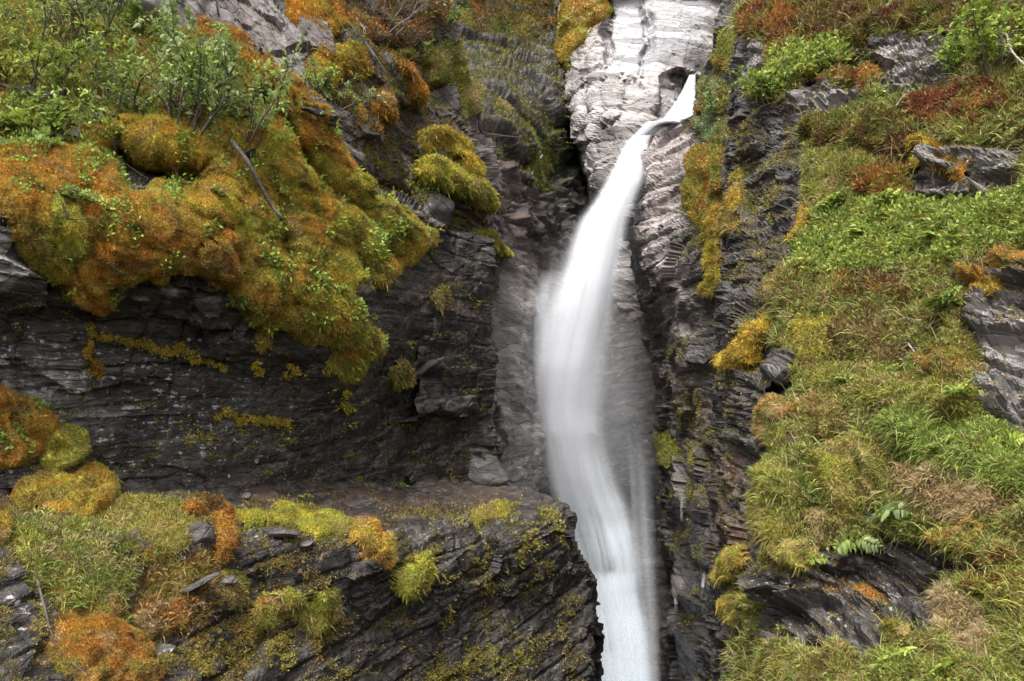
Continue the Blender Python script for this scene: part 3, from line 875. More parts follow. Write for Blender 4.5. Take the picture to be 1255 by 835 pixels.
ncover = [0]
def cover(rock, shapes, style, spec, thick=0.12, blur=10, warp=5, cut=(), lump=0.28, lump_amt=0.5, name='moss_mat', label=None, cat='moss', group=None, kind=None,
          leafspec=None, bladespec=None, dens=1.0, size=1.0, pscale=0.22, sag=0.25, mat=None, ragged=1.4, fringe=1.0):
    ncover[0] += 1
    seed = 100 + ncover[0] * 7
    thick *= 0.58 if name in ('moss_cushion', 'moss_brow', 'moss_hummock') else 0.42
    warp *= 1.5
    if rock is LW and name == 'moss_mat':
        thick *= 0.75
    flow = rock in (LW, UL) and style in ('moss', 'shag')
    m = Mask(shapes, blur=blur, warp=warp, cut=cut, seed=ncover[0]).sample(rock.px, rock.py)
    rag = 0.42 * noise2(rock.px, rock.py, seed, 17.0) + 0.34 * noise2(rock.px, rock.py, seed + 3, 46.0) + 0.22 * noise2(rock.px, rock.py, seed + 6, 7.0)
    m0 = m
    m = np.clip(m - 0.30 * np.clip(rag + 0.05, 0, 1) * ragged - (0.9 * ragged * (m < 0.75) * np.clip(rag - .1, 0, 1)), 0, 1)
    q = rock.quads
    keep = (m[q] > 0.30).all(1)
    dq = rock.d[q]
    keep &= (dq.max(1) - dq.min(1)) < 0.055 * dq.min(1)
    if keep.sum() < 6:
        print("cover too small", label)
        return None
    q = q[keep]
    used = np.unique(q)
    remap = np.full(len(m), -1, np.int64)
    remap[used] = np.arange(len(used))
    q = remap[q]
    P, N, D = rock.P[used].astype(float), rock.N0[used].astype(float), rock.d[used]
    S = D / 6.0                                            # lumps keep their size in the picture's own scale
    f = np.clip((m[used] - 0.36) / 0.64, 0, 1)
    h = np.sqrt(1 - (1 - f) ** 2) if name in ('moss_cushion', 'moss_brow', 'moss_hummock') else f ** 0.75
    Sm = float(np.median(D)) / 6.0
    if flow:        # moss hangs in folds that follow the fall of the slope
        ux, uy = rock.px[used], rock.py[used]
        al, ac = ux * 0.52 + uy * 0.85, ux * 0.85 - uy * 0.52
        lp = lump * 140.0
        Q = np.stack([al / (2.4 * lp), ac / lp, ux * 0 + seed], 1)
        wq = perlin(np.stack([ux / 60, uy / 60, ux * 0 + seed], 1), seed + 4)[:, None] * 0.45
        bil = 1 - np.abs(perlin(Q + wq, seed)) * 2.4
        bil2 = 1 - np.abs(perlin(Q * 2.3 + wq * 1.5, seed + 1)) * 2.2
    else:
        bil = 1 - np.abs(perlin(P / (lump * Sm), seed)) * 2.0
        bil2 = 1 - np.abs(perlin(P / (lump * 0.42 * Sm) + 5, seed + 1)) * 2.0
    hh = thick * Sm * h * (1 - lump_amt + lump_amt * np.clip(bil + 0.35 * bil2, 0, 1.5)) + 0.012 * Sm * fbm(P / (0.08 * Sm), 2, seed + 2) * h
    push = unit(N + np.array([0, 0, -sag]) * 1.0)
    # smooth the rock's steps away underneath: moss fills them
    lo = 0.7 * sstep(0.1, 0.6, h)[:, None]
    P = P * (1 - lo) + rock.Plow[used] * lo
    P2 = P + push * hh[:, None] - N * (0.03 * Sm * (f <= 0.02))[:, None]
    if name in ('ground_cover', 'moss'):
        newP, newL = rock.P.copy(), rock.Plow.copy()
        newP[used], newL[used] = P2 - push * 0.02, P2 - push * 0.02
        rock.P, rock.Plow = newP, newL
    # vertex normals of the new surface
    nf = np.cross(P2[q[:, 2]] - P2[q[:, 0]], P2[q[:, 3]] - P2[q[:, 1]])
    Nn = np.zeros_like(P2)
    for c in range(4):
        np.add.at(Nn, q[:, c], nf)
    Nn = unit(Nn)
    if ((Nn * -P2).sum(1) < 0).mean() > 0.5:
        Nn = -Nn
    spec = spec + [(c, 0.66 if c != 'brown' else 0.78) for c in ('olive', 'tan', 'brown', 'green') if c not in [s[0] for s in spec]] if style in ('moss', 'shag', 'grass') else spec
    sc = scores(P2, spec, seed, pscale * Sm)
    base_c = shade(sc, spec, 0.05, 0.12)
    V, Fs, C, off = [P2], [q], [base_c], len(P2)
    # scatter evenly over the surface as the camera's neighbourhood sees it, with a share by true area
    area = np.linalg.norm(nf, axis=1) / 2
    ppx = area / (D[q[:, 0]] / F) ** 2                       # true area in square photo pixels
    wgt = np.minimum(ppx, 45.0)
    for (kd, den, L, W, lean, down, spread, rise) in STYLE[style]:
        n = int(wgt.sum() * den * dens)
        if n < 2:
            continue
        fi = rng.choice(len(q), n, p=wgt / wgt.sum())
        u, v = rng.random((n, 1)), rng.random((n, 1))
        a, b, c, d = (P2[q[fi, i]] for i in range(4))
        Pr = (a * (1 - u) + b * u) * (1 - v) + (d * (1 - u) + c * u) * v
        Nr = Nn[q[fi, 0]]
        Dr = D[q[fi, 0]]
        if rise:
            Pr = Pr + (Nr * 0.5 + UP * 0.5) * (rise * rng.random((n, 1)) * (Dr / F)[:, None])
        sp = spec
        if kd == 'leaf' and leafspec: sp = leafspec
        if kd == 'blade' and bladespec: sp = bladespec
        vv, ff, k = tufts(Pr, Nr, Dr, kd, L * size, W * (size ** 0.5), lean, down, spread)
        col = shade(sc[q[fi, 0]], sp, 0.15) if sp is spec else palette(Pr, sp, seed, pscale * Sm, 0.14)
        V.append(vv); Fs.append(ff + off); C.append(np.repeat(col, k, 0)); off += len(vv)
    if flow and len(q) > 2500:
        nz = noise2(rock.px[used][q[:, 0]], rock.py[used][q[:, 0]], seed + 9, 40.0)
        w2 = wgt * sstep(0.16, 0.34, nz)
        n = int(w2.sum() * 0.085)
        if n > 5:
            fi = rng.choice(len(q), n, p=w2 / w2.sum())
            Pr = P2[q[fi, 0]] + (Nn[q[fi, 0]] * 0.6 + UP * 0.4) * (7 * rng.random((n, 1)) * (D[q[fi, 0]] / F)[:, None])
            vv, ff, k = tufts(Pr, Nn[q[fi, 0]], D[q[fi, 0]], 'leaf', 6.5, 3.0, 0.4, 0.1, 0.7)
            V.append(vv); Fs.append(ff + off); C.append(np.repeat(palette(Pr, [('leaf', 1), ('green', .95), ('bright', .9)], seed + 5, 0.3, 0.15), k, 0)); off += len(vv)
    if rock is UL:
        fringe *= 0.4
    if fringe:
        n, Pr, Nr, Dr = sprinkle(rock, Mask(shapes, blur=20, warp=9, cut=cut, seed=ncover[0]).sample(rock.px, rock.py), seed, 0.9 * fringe, m <= 0.5)
        if n > 5:
            vv, ff, k = tufts(Pr, Nr, Dr, 'fibre', 3.2 * size, 1.25, 0.2, 0.0, 0.6)
            V.append(vv); Fs.append(ff + off); C.append(np.repeat(palette(Pr, spec, seed, pscale * Sm, 0.14), k, 0)); off += len(vv)
    if group is None and not kind:
        group = name.replace('_', ' ').replace('patch', 'patches') + ('' if name.endswith('patch') else 's') + {LW: ' on the dark cliff', UL: ' on the upper crag', LD: ' on the ledge', BK: ' on the far wall', GP: ' on the pale rock', RW: ' on the ravine pillar', RS: ' on the right slope'}[rock]
    o = make_mesh(name, np.concatenate(V), Fs, mat or (MOSS if style in ('moss', 'shag') else LEAF), colors=np.concatenate(C))
    return tag(o, label, None if kind else cat, group, kind)

OR = [('orange', 1.0), ('rust', 0.85), ('amber', 0.9), ('olive', 0.7)]
ORM = [('orange', 0.88), ('amber', 1.0), ('olive', 0.85), ('rust', 0.7), ('lime', 0.88), ('yellow', .9)]
YG = [('yellow', 0.95), ('olive', 1.0), ('lime', 0.85), ('amber', 0.9)]
YL = [('yellow', 1.0), ('lime', 0.95), ('olive', 0.85)]
GR = [('green', 1.0), ('lime', 0.85), ('olive', 0.9), ('tan', 0.75)]
GG = 'moss mats on the dark cliff'
# ---- upper-left slope under the shrubs
cover(LW, [[(-440, -90), (100, -70), (150, -20), (205, 50), (290, 70), (330, 110), (300, 160), (240, 130), (150, 150), (60, 160), (-440, 175)]], 'mixed', [('olive', 1), ('amber', 0.7), ('rust', 0.85), ('deep', 0.95), ('green', 1)], 0.10, dens=0.7, leafspec=[('leaf', 1), ('green', .95), ('bright', .85)], name='undergrowth', label='green undergrowth below the shrubs at the upper left', kind='stuff')
cover(LW, [[(-440, 168), (0, 185), (150, 155), (300, 140), (338, 98), (372, 140), (430, 215), (480, 250), (528, 288), (505, 325), (432, 352), (448, 400), (440, 430), (400, 425), (345, 402), (325, 430), (292, 362), (250, 335), (160, 345), (120, 390), (70, 345), (0, 272), (-440, 262)]], 'moss', ORM, 0.20, 12, 8, name='moss', label='continuous moss carpet draped over the slope above the dark cliff', kind='stuff', cut=[[(130, 200), (190, 205), (235, 218), (230, 236), (170, 232)]], pscale=0.5)
cover(LW, [[(-440, 165), (0, 190), (60, 182), (110, 195), (150, 228), (190, 250), (235, 280), (246, 312), (215, 335), (165, 330), (150, 352), (125, 388), (95, 378), (72, 342), (85, 318), (50, 300), (30, 275), (0, 268), (-440, 262)]], 'moss', OR, 0.22, 16, lump_amt=0.35, lump=0.22, label='large rust-orange moss mat bulging over the cliff at the left edge', cut=[[(35, 250), (75, 245), (112, 285), (105, 312), (60, 312), (45, 290)]])
cover(LW, [[(48, 262), (62, 250), (80, 262), (78, 285), (106, 288), (110, 300), (88, 312), (62, 312), (56, 292)]], 'moss', [('yellow', 1.0), ('lime', .9), ('tan', .85)], 0.14, 8, 2, name='moss_cushion', label='pale yellow-green moss cushion set in the orange mat near the left edge')
cover(LW, [[(100, 160), (190, 130), (240, 128), (310, 160), (300, 215), (260, 225), (200, 195), (140, 190)]], 'moss', ORM, 0.15, 14, label='orange moss bank directly under the grey-green willow shrub')
cover(LW, [[(196, 225), (240, 220), (300, 228), (345, 258), (352, 300), (352, 345), (345, 390), (325, 422), (304, 402), (292, 360), (294, 305), (262, 275), (225, 262)]], 'moss', ORM, 0.30, 16, label='long orange moss lobe hanging halfway down the cliff beside the bare root')
cover(LW, [[(235, 298), (262, 280), (292, 300), (290, 345), (264, 352), (240, 332)]], 'moss', [('rust', 1), ('brown', .95), ('olive', .85), ('orange', .8)], 0.24, 10, 3, name='moss_cushion', label='brown rounded moss cushion just right of the orange mat')
cover(LW, [[(345, 248), (392, 262), (402, 320), (388, 352), (412, 382), (420, 412), (395, 408), (365, 382), (352, 340)]], 'moss', [('amber', .95), ('olive', 1), ('orange', .85), ('lime', .75)], 0.26, 12, label='olive-orange moss fold hanging between the long lobe and the yellow clump')
cover(LW, [[(300, 150), (345, 150), (390, 205), (430, 250), (462, 292), (440, 320), (402, 290), (350, 245), (305, 205)]], 'moss', [('amber', 1), ('olive', .9), ('orange', .9), ('lime', .88), ('yellow', .85)], 0.20, 14, label='amber moss slope below the diagonal ridge crest')
cover(LW, [('s', 11, [(215, 50), (245, 40), (285, 44), (305, 70), (342, 98)])], 'shag', [('rust', 1), ('orange', .95), ('olive', .8), ('brown', .8)], 0.24, 12, label='rusty shaggy moss on the top of the diagonal ridge')
cover(LW, [('s', 12, [(342, 98), (372, 140), (402, 182), (430, 220)])], 'moss', [('orange', 1), ('amber', .9), ('rust', .8), ('olive', .85)], 0.22, 12, label='orange moss strip running down the middle of the ridge crest')
cover(LW, [('s', 14, [(428, 222), (462, 252), (492, 272), (520, 296)])], 'moss', YG, 0.26, 12, label='yellow-olive moss rolls at the lower end of the ridge crest')
cover(LW, [[(395, 260), (440, 250), (470, 275), (498, 300), (492, 318), (462, 300), (452, 330), (425, 345), (400, 318)]], 'moss', YG, 0.24, 11, label='yellow moss lumps above the dark wet hollow')
cover(LW, [[(378, 362), (412, 358), (438, 372), (442, 395), (470, 408), (468, 425), (450, 440), (428, 468), (410, 452), (402, 425), (412, 405), (395, 395)]], 'shag', [('yellow', .9), ('lime', 1), ('olive', .9), ('orange', .65)], 0.24, 10, label='yellow-green moss clump drooping at the lowest tip of the overhang')
film(LW, [('s', 6, [(406, 440), (410, 470), (414, 505)]), ('s', 5, [(428, 470), (424, 492), (420, 520)]), ('s', 4, [(400, 462), (404, 490)]), ('s', 4, [(436, 480), (434, 488)])], [('yellow', 1), ('olive', .9)], 'thin yellow moss dribbles below the lowest drooping clump', 1.5, 12, 8)
cover(LW, [[(452, 330), (466, 325), (478, 340), (474, 352), (458, 350)]], 'shag', [('tan', 1), ('olive', .9), ('yellow', .8)], 0.15, 6, 3, name='moss_cushion', label='tan moss cushion alone on the dark wall right of the overhang')
cover(LW, [[(526, 356), (540, 350), (552, 364), (546, 378), (530, 374)]], 'shag', [('olive', 1), ('tan', .9), ('green', .8)], 0.12, 6, 3, name='moss_cushion', label='dull olive tuft on the dark wall, nearest the waterfall')
cover(LW, [[(476, 444), (492, 438), (506, 450), (498, 466), (492, 482), (482, 468)]], 'shag', [('tan', .95), ('yellow', 1), ('olive', .9)], 0.10, 6, 4, name='moss_cushion', label='small straw-yellow tuft lowest on the dark wet wall')
film(LW, [('s', 4.2, [(112, 408), (150, 416), (190, 428), (235, 437), (275, 447)])], [('yellow', .95), ('amber', 1), ('olive', .9)], 'yellow moss strip along the crack across the upper dark wall', 3.2, 5, 5, thr=-0.3)
film(LW, [('s', 6, [(316, 446), (318, 452)]), ('s', 5, [(345, 456), (372, 461)])], [('yellow', 1), ('amber', .8)], 'two bright yellow moss dabs on the crack under the long lobe', 3.2, 5, 5, thr=-0.3)
film(LW, [('s', 5, [(104, 415), (112, 440), (118, 456)])], [('amber', 1), ('rust', .9)], 'short amber moss strip running down from the crack on the left', 3.2, 5, 5, thr=-0.3)
film(LW, [('s', 3.6, [(262, 511), (300, 513), (352, 517)])], [('yellow', 1), ('amber', .9), ('olive', .9)], 'level yellow moss line in the middle of the dark wall', 3.2, 5, 5, thr=-0.3)
film(LW, [('s', 3.2, [(195, 540), (260, 536), (352, 537)])], [('olive', 1), ('yellow', .9)], 'faint lowest yellow moss line on the dark wall', 1.5, 12, 8)
film(LW, [('s', 3.6, [(132, 386), (155, 390)]), ('s', 3.6, [(176, 394), (200, 398)])], [('amber', 1), ('yellow', .9)], 'short broken moss line just under the orange mat', 1.5, 12, 8)
cover(LW, [[(-440, 430), (0, 472), (35, 490), (62, 512), (60, 545), (48, 562), (20, 572), (-440, 600)]], 'moss', OR + [('brown', .75)], 0.45, 14, 3, sag=0.1, name='moss_hummock', label='big orange-brown moss hummock poking in from the left edge')
cover(LW, [[(50, 528), (78, 520), (98, 536), (102, 556), (82, 572), (55, 578), (45, 560)]], 'moss', [('yellow', 1), ('lime', 1.0)], 0.32, 10, 2, sag=0.1, name='moss_hummock', label='bright yellow-green moss tip on the hummock at the left edge')
# ---- upper crag
cover(UL, [[(345, -20), (420, -30), (425, 40), (405, 62), (388, 40), (362, 28), (350, 10)]], 'shag', OR, 0.22, 10, label='orange-brown moss hanging beside the steep grey slab at the top')
cover(UL, [[(420, -30), (530, -60), (545, 10), (520, 60), (480, 50), (450, 60), (425, 45)]], 'heather', [('brown', 1), ('dusk', 1), ('rust', .9), ('olive', .8)], 0.18, 10, name='heather_patch', label='brown bare heather tangle along the top left of the gorge', cat='heather')
cover(UL, [[(378, 78), (412, 60), (446, 70), (448, 98), (425, 96), (398, 106), (382, 98)]], 'shag', ORM, 0.26, 10, label='tan-orange moss cap overhanging the slab')
cover(UL, [[(404, 112), (422, 114), (440, 128), (446, 158), (438, 162), (426, 146), (410, 130)]], 'shag', [('rust', .95), ('amber', 1), ('tan', .9)], 0.24, 10, label='brownish moss lobe hanging below the tan cap')
cover(UL, [[(452, 112), (470, 122), (484, 142), (478, 152), (462, 140), (450, 132)]], 'shag', [('orange', 1), ('rust', .95)], 0.18, 7, 3, label='small orange moss tongue right of the brownish lobe')
cover(UL, [[(490, 68), (504, 82), (516, 102), (522, 126), (508, 126), (499, 106), (487, 88)]], 'shag', [('rust', 1), ('brown', .9), ('orange', .85), ('olive', .8)], 0.22, 9, label='rusty moss nose in the middle of the upper crag')
cover(UL, [('s', 9, [(500, 52), (535, 66), (548, 92)])], 'far', [('olive', 1), ('green', .9), ('tan', .85), ('brown', .9)], 0.12, 9, name='heath_patch', label='mixed olive heath at the top of the crag beside the ravine', cat='vegetation')
cover(UL, [[(520, 165), (540, 154), (560, 162), (575, 185), (580, 212), (565, 215), (555, 195), (538, 185), (524, 190)]], 'shag', [('amber', .95), ('yellow', 1), ('olive', .95)], 0.30, 9, 3, name='moss_brow', label='upper of two yellow moss caps on the crag edge by the ravine')
cover(UL, [[(512, 212), (530, 194), (560, 205), (585, 228), (600, 255), (590, 260), (570, 240), (548, 232), (530, 222), (518, 226)]], 'shag', [('yellow', 1), ('lime', .9), ('olive', .9)], 0.30, 9, 3, name='moss_brow', label='lower of two yellow moss caps on the crag edge by the ravine')
cover(UL, [[(575, 282), (588, 278), (597, 290), (606, 305), (600, 316), (588, 302), (576, 296)]], 'moss', [('lime', 1), ('yellow', 1)], 0.26, 6, 2, name='moss_cushion', label='lime moss cushions low on the crag edge facing the waterfall')
cover(UL, [('s', 12, [(545, 60), (560, 95), (580, 135)])], 'far', [('green', 1), ('olive', 1), ('tan', .8)], 0.14, 8, name='heath_patch', label='olive-green fringe along the crag edge high above the moss caps', cat='vegetation')
# ---- ravine back and pale face
cover(BK, [[(560, -40), (690, -40), (690, 30), (650, 50), (600, 30), (570, 40)]], 'far', [('olive', 1), ('rust', .85), ('brown', .95), ('deep', .95), ('dusk', .95)], 0.06, 12, name='heath_patch', ragged=1.8, label='brown and olive heath on the far dark wall at the top', cat='vegetation', lump=0.2)
cover(BK, [('s', 14, [(655, 160), (668, 195), (660, 225)]), ('s', 10, [(690, 180), (680, 205)])], 'far', [('green', .9), ('deep', 1), ('olive', .9)], 0.03, 10, 10, name='fern_patch', dens=.6, label='deep green ferns in the shady gully left of the pale rock', cat='vegetation', lump=0.2)
cover(BK, [('s', 9, [(566, 90), (585, 120), (610, 140)])], 'far', [('green', 1), ('olive', .9), ('tan', .8)], 0.08, 8, 8, name='heath_patch', label='thin green band slanting down the far wall', cat='vegetation')
cover(GP, [[(684, 20), (700, -20), (745, -40), (745, 12), (722, 35), (705, 60), (692, 84), (684, 70)]], 'far', [('olive', 1), ('amber', .9), ('lime', .8), ('rust', .85)], 0.10, 8, name='heath_patch', label='olive grass slope on the left shoulder of the pale rock', cat='vegetation', lump=0.2)
# ---- rock pillar / ravine right side
cover(RW, [[(886, 34), (904, 0), (920, -40), (940, -40), (935, 60), (905, 110), (894, 84), (880, 84)]], 'far', [('lime', 1), ('green', .95), ('olive', .95), ('rust', .7)], 0.12, 8, name='heath_patch', label='bright grassy strip high between the pale rock and the slope', cat='vegetation')
cover(RW, [[(850, 100), (880, 85), (905, 110), (900, 165), (885, 180), (860, 172), (852, 150)]], 'far', [('grey', 1), ('green', .95), ('deep', .85), ('rust', .75)], 0.14, 8, name='willow_patch', label='grey-green low willow beside the mouth of the waterfall', cat='shrub')
cover(RW, [[(850, 172), (890, 180), (892, 225), (880, 262), (855, 262), (842, 248), (848, 210)]], 'far', [('olive', 1), ('green', .9), ('rust', .9), ('amber', .8)], 0.14, 8, name='heath_patch', label='olive and rust heath on the pillar below the willow', cat='vegetation')
cover(RW, [[(850, 250), (888, 250), (886, 300), (868, 295), (855, 282)]], 'shag', [('amber', 1), ('olive', 1), ('tan', .8)], 0.18, 8, name='moss_mat', label='amber moss drooping at the foot of the pillar heath')
cover(RW, [('s', 8, [(882, 300), (878, 330), (880, 350)]), ('s', 8, [(868, 350), (870, 356)])], 'shag', [('amber', 1), ('yellow', .8), ('olive', .9)], 0.16, 6, 3, name='moss_cushion', label='narrow chain of amber moss down the dark crack of the ravine')
cover(RW, [[(806, 535), (825, 530), (832, 560), (822, 576), (808, 570)]], 'far', [('green', 1), ('olive', 1)], 0.10, 8, 5, name='moss_mat', label='green moss on the wet pillar at mid height')
film(RW, [('s', 9, [(846, 480), (848, 500), (850, 520)]), ('s', 9, [(850, 560), (865, 565)])], [('olive', 1), ('tan', .9)], 'olive moss dabs on the grey pillar near the slope', 1.5, 12, 8)
# ---- foreground ledge
cover(LD, [[(14, 602), (40, 584), (75, 575), (112, 580), (140, 596), (138, 618), (105, 640), (55, 632), (20, 626)]], 'moss', [('olive', 1), ('rust', .95), ('yellow', .85), ('amber', .9)], 0.30, 12, 3, name='moss_hummock', label='olive and rust moss hummock at the foot of the cliff on the ledge')
cover(LD, [[(110, 600), (160, 606), (215, 618), (250, 628), (262, 640), (235, 648), (222, 672), (205, 695), (165, 690), (140, 650), (105, 635)]], 'grass', [('gold', .95), ('olive', 1), ('lime', .85), ('tan', .8), ('rust', .7)], 0.16, 12, 4, dens=.8, size=.7, label='yellow-green mossy turf on the left end of the ledge', bladespec=[('olive', 1), ('gold', .95), ('green', .95), ('tan', .8)])
cover(LD, [[(14, 632), (60, 630), (110, 640), (150, 660), (165, 700), (150, 740), (160, 765), (120, 752), (80, 740), (40, 705), (25, 668)]], 'grass', [('olive', 1), ('tan', .95), ('green', .9), ('gold', .85), ('rust', .8)], 0.18, 12, 5, name='grass_clump', label='shaggy green and tan grass at the lower left of the ledge', cat='grass', bladespec=[('green', 1), ('lime', .95), ('straw', .85), ('deep', .8)])
cover(LD, [[(75, 745), (110, 740), (138, 700), (152, 720), (150, 760), (175, 780), (195, 810), (190, 850), (185, 900), (95, 900), (80, 830), (60, 780)]], 'moss', [('rust', 1), ('orange', .9), ('olive', .85), ('brown', .85)], 0.28, 14, 4, label='burnt-orange moss tongue spilling down at the bottom left')
cover(LD, [('s', 11, [(228, 634), (252, 628), (270, 638), (277, 658), (268, 680)])], 'shag', [('rust', 1), ('orange', .95), ('redbrown', .8)], 0.24, 7, 2, name='moss_cushion', label='rust-red moss arch curling round a small hollow on the ledge', sag=0.1)
cover(LD, [[(262, 640), (300, 630), (350, 622), (400, 630), (440, 642), (435, 662), (405, 660), (360, 646), (310, 645), (275, 652)]], 'moss', [('yellow', 1), ('lime', .9), ('olive', .9)], 0.14, 9, 3, label='long yellow moss band along the top of the ledge')
cover(LD, [[(425, 645), (450, 648), (470, 664), (476, 685), (462, 696), (445, 690), (432, 672), (418, 662)]], 'shag', [('orange', 1), ('amber', .95), ('olive', .85)], 0.22, 8, 3, name='moss_cushion', label='orange shaggy cushion at the right end of the long yellow band')
cover(LD, [[(484, 705), (500, 685), (516, 678), (526, 692), (522, 710), (505, 724), (490, 728), (480, 718)]], 'shag', [('yellow', .95), ('lime', 1), ('olive', .9)], 0.26, 8, 2, name='moss_cushion', label='solitary round yellow-green cushion on the dark ledge front')
cover(LD, [[(262, 700), (290, 698), (306, 715), (300, 740), (275, 745), (258, 730)]], 'shag', [('tan', 1), ('brown', .85), ('olive', .95)], 0.16, 8, 4, name='grass_clump', cat='grass', label='tan dry tuft on the ledge front left of the leafy cushions')
cover(LD, [[(300, 738), (330, 725), (362, 718), (370, 735), (350, 755), (335, 772), (318, 770), (310, 755)]], 'shag', [('tan', .95), ('lime', .9), ('olive', .95), ('rust', .7)], 0.20, 8, 3, name='moss_cushion', label='tan and green cushion under the leafy plants on the ledge front')
cover(LD, [[(372, 735), (395, 708), (412, 722), (410, 750), (395, 772), (375, 778), (362, 765)]], 'shag', [('lime', 1), ('olive', .95), ('tan', .85)], 0.22, 8, 3, name='moss_cushion', label='pointed lime cushion, rightmost of the leafy ones on the ledge front')
cover(LD, [[(180, 690), (250, 690), (262, 740), (230, 770), (180, 770), (160, 720)]], 'mixed', [('olive', 1), ('brown', .95), ('tan', .9), ('rust', .8)], 0.08, 10, 7, name='grass_clump', cat='grass', label='thin brownish turf over broken slate below the ledge top')
film(LD, [('s', 9, [(300, 792), (330, 790), (350, 780)]), ('s', 8, [(250, 800), (258, 825)]), ('s', 7, [(340, 812), (345, 800)])], [('gold', .95), ('olive', 1)], 'yellow moss dabs at the foot of the leafy cushions', 1.5, 12, 8)
cover(LD, [('s', 8, [(588, 632), (605, 625), (622, 630)])], 'shag', [('tan', .95), ('olive', 1), ('yellow', .85)], 0.14, 6, 4, name='grass_clump', cat='grass', label='little olive grass tuft on the rim of the ledge near the waterfall')
film(LD, [('s', 9, [(672, 628), (676, 645)])], [('olive', 1), ('gold', .8)], 'dull moss on the outer corner of the ledge', 1.5, 12, 8)
film(LD, [('s', 8, [(640, 668), (628, 690), (615, 725)]), ('s', 7, [(655, 670), (660, 690), (650, 705)]), ('s', 9, [(595, 712), (600, 730)])], [('olive', 1), ('duff', .95), ('gold', .8)], 'olive moss streaks down the ledge front nearest the corner', 1.5, 12, 8)
film(LD, [('s', 9, [(545, 765), (555, 745)]), ('s', 8, [(535, 710), (545, 705)])], [('gold', .9), ('olive', 1)], 'small yellow moss dabs in the middle of the ledge front', 1.5, 12, 8)
film(LD, [('s', 12, [(520, 840), (560, 820), (600, 800)]), ('s', 12, [(620, 820), (660, 790)])], [('olive', 1), ('gold', .8), ('umber', .9)], 'mottled olive moss at the bottom of the ledge front', 1.5, 12, 8)
cover(LD, [[(-440, 605), (5, 622), (14, 645), (8, 668), (-440, 690)]], 'moss', [('tan', 1), ('brown', .9), ('amber', .8)], 0.22, 8, 2, name='moss_cushion', label='tan cushion cut off by the left edge of the ledge')
# ---- right slope
ROCKS_CUT = [[(1040, 655), (1120, 658), (1190, 686), (1235, 698), (1205, 716), (1130, 696)], [(1128, 505), (1180, 515), (1200, 530), (1150, 524)], [(905, 104), (960, 150), (985, 240), (985, 290), (950, 270), (900, 180)], ('s', 4, [(985, 452), (962, 468), (950, 482)]), ('s', 3.5, [(955, 562), (1000, 548), (1044, 540)]), ('s', 3.5, [(1092, 606), (1140, 622), (1205, 652)]), ('s', 3.5, [(1062, 254), (1130, 246), (1240, 256)]), ('s', 3.5, [(992, 174), (1060, 190), (1118, 204)]), ('s', 3.5, [(1000, 668), (985, 640), (1000, 615)]), ('s', 3.5, [(985, 120), (1000, 88), (1060, 78)]),
             [(1066, 44), (1162, 36), (1174, 100), (1140, 118), (1080, 122), (1072, 92)], [(962, 104), (1000, 96), (1056, 94), (1066, 132), (1000, 150), (955, 148)], [(1030, 62), (1066, 52), (1066, 66), (1034, 76)], [(1118, 192), (1170, 174), (1258, 176), (1256, 232), (1180, 258), (1070, 252), (1108, 238)],
             [(1188, 372), (1220, 348), (1420, 330), (1420, 560), (1236, 560), (1198, 505)], [(905, 45), (945, 48), (945, 98), (905, 104)],
             [(940, 702), (1000, 690), (1008, 664), (1060, 652), (1095, 682), (1140, 690), (1158, 735), (1118, 780), (1090, 812), (1000, 800), (945, 765)], [(960, 150), (985, 145), (980, 250), (955, 240)]]
SL = [(905, 10), (940, -95), (1720, -95), (1720, 920), (890, 920), (905, 800), (905, 760), (948, 690), (948, 620), (955, 505), (975, 482), (985, 455), (948, 420), (960, 375), (985, 300), (995, 240), (985, 160), (960, 130), (914, 108)]
_cover = cover
def cover(rock, shapes, *a, **kw):
    onrock = any(w in kw.get('label', '') for w in ('on the slate', 'pale slate outcrop', 'lower slate', 'slate at the right'))
    if rock is RS and not onrock:
        kw.setdefault('cut', ROCKS_CUT)
    return _cover(rock, shapes, *a, **kw)
cover(RS, [SL], 'mixed', [('olive', 1), ('green', .9), ('tan', .85), ('brown', .98), ('lime', .82), ('gold', .85), ('redbrown', .9), ('deep', .85)], 0.42, 8, 7, ragged=1.5, pscale=0.4, lump_amt=0.85, cut=ROCKS_CUT, name='ground_cover', label='mixed low heath covering the steep slope on the right', kind='stuff', leafspec=[('leaf', 1), ('green', .9), ('redbrown', .7)], bladespec=[('straw', .9), ('green', 1), ('lime', .9)], lump=0.5)
G2 = 'heather patches on the right slope'
H = dict(name='heather_patch', cat='heather')
cover(RS, [[(912, 20), (960, 5), (1000, 30), (975, 70), (940, 75), (918, 50)]], 'heather', [('rust', .95), ('redbrown', 1), ('olive', .9)], 0.16, 10, label='rusty heather on the top-left corner of the right slope', **H)
cover(RS, [[(960, -40), (1090, -60), (1100, 0), (1060, 40), (1000, 60), (975, 30)]], 'heather', [('redbrown', 1), ('brown', .9), ('olive', .85)], 0.14, 10, label='dark red-brown heather at the top of the right slope', **H)
cover(RS, [[(1040, 40), (1090, 15), (1180, 0), (1260, 10), (1260, 50), (1170, 46), (1080, 50), (1050, 62)]], 'heather', [('brown', .95), ('redbrown', 1), ('olive', .9), ('green', .8)], 0.16, 10, label='brown heather ledge just above the upper slate outcrop', **H)
cover(RS, [[(990, 100), (1040, 75), (1085, 80), (1096, 105), (1060, 118), (1050, 100), (1000, 108), (972, 132), (960, 125)]], 'heather', [('rust', .95), ('redbrown', 1), ('orange', .7)], 0.16, 9, label='rusty heather brow between the two upper slate outcrops', **H)
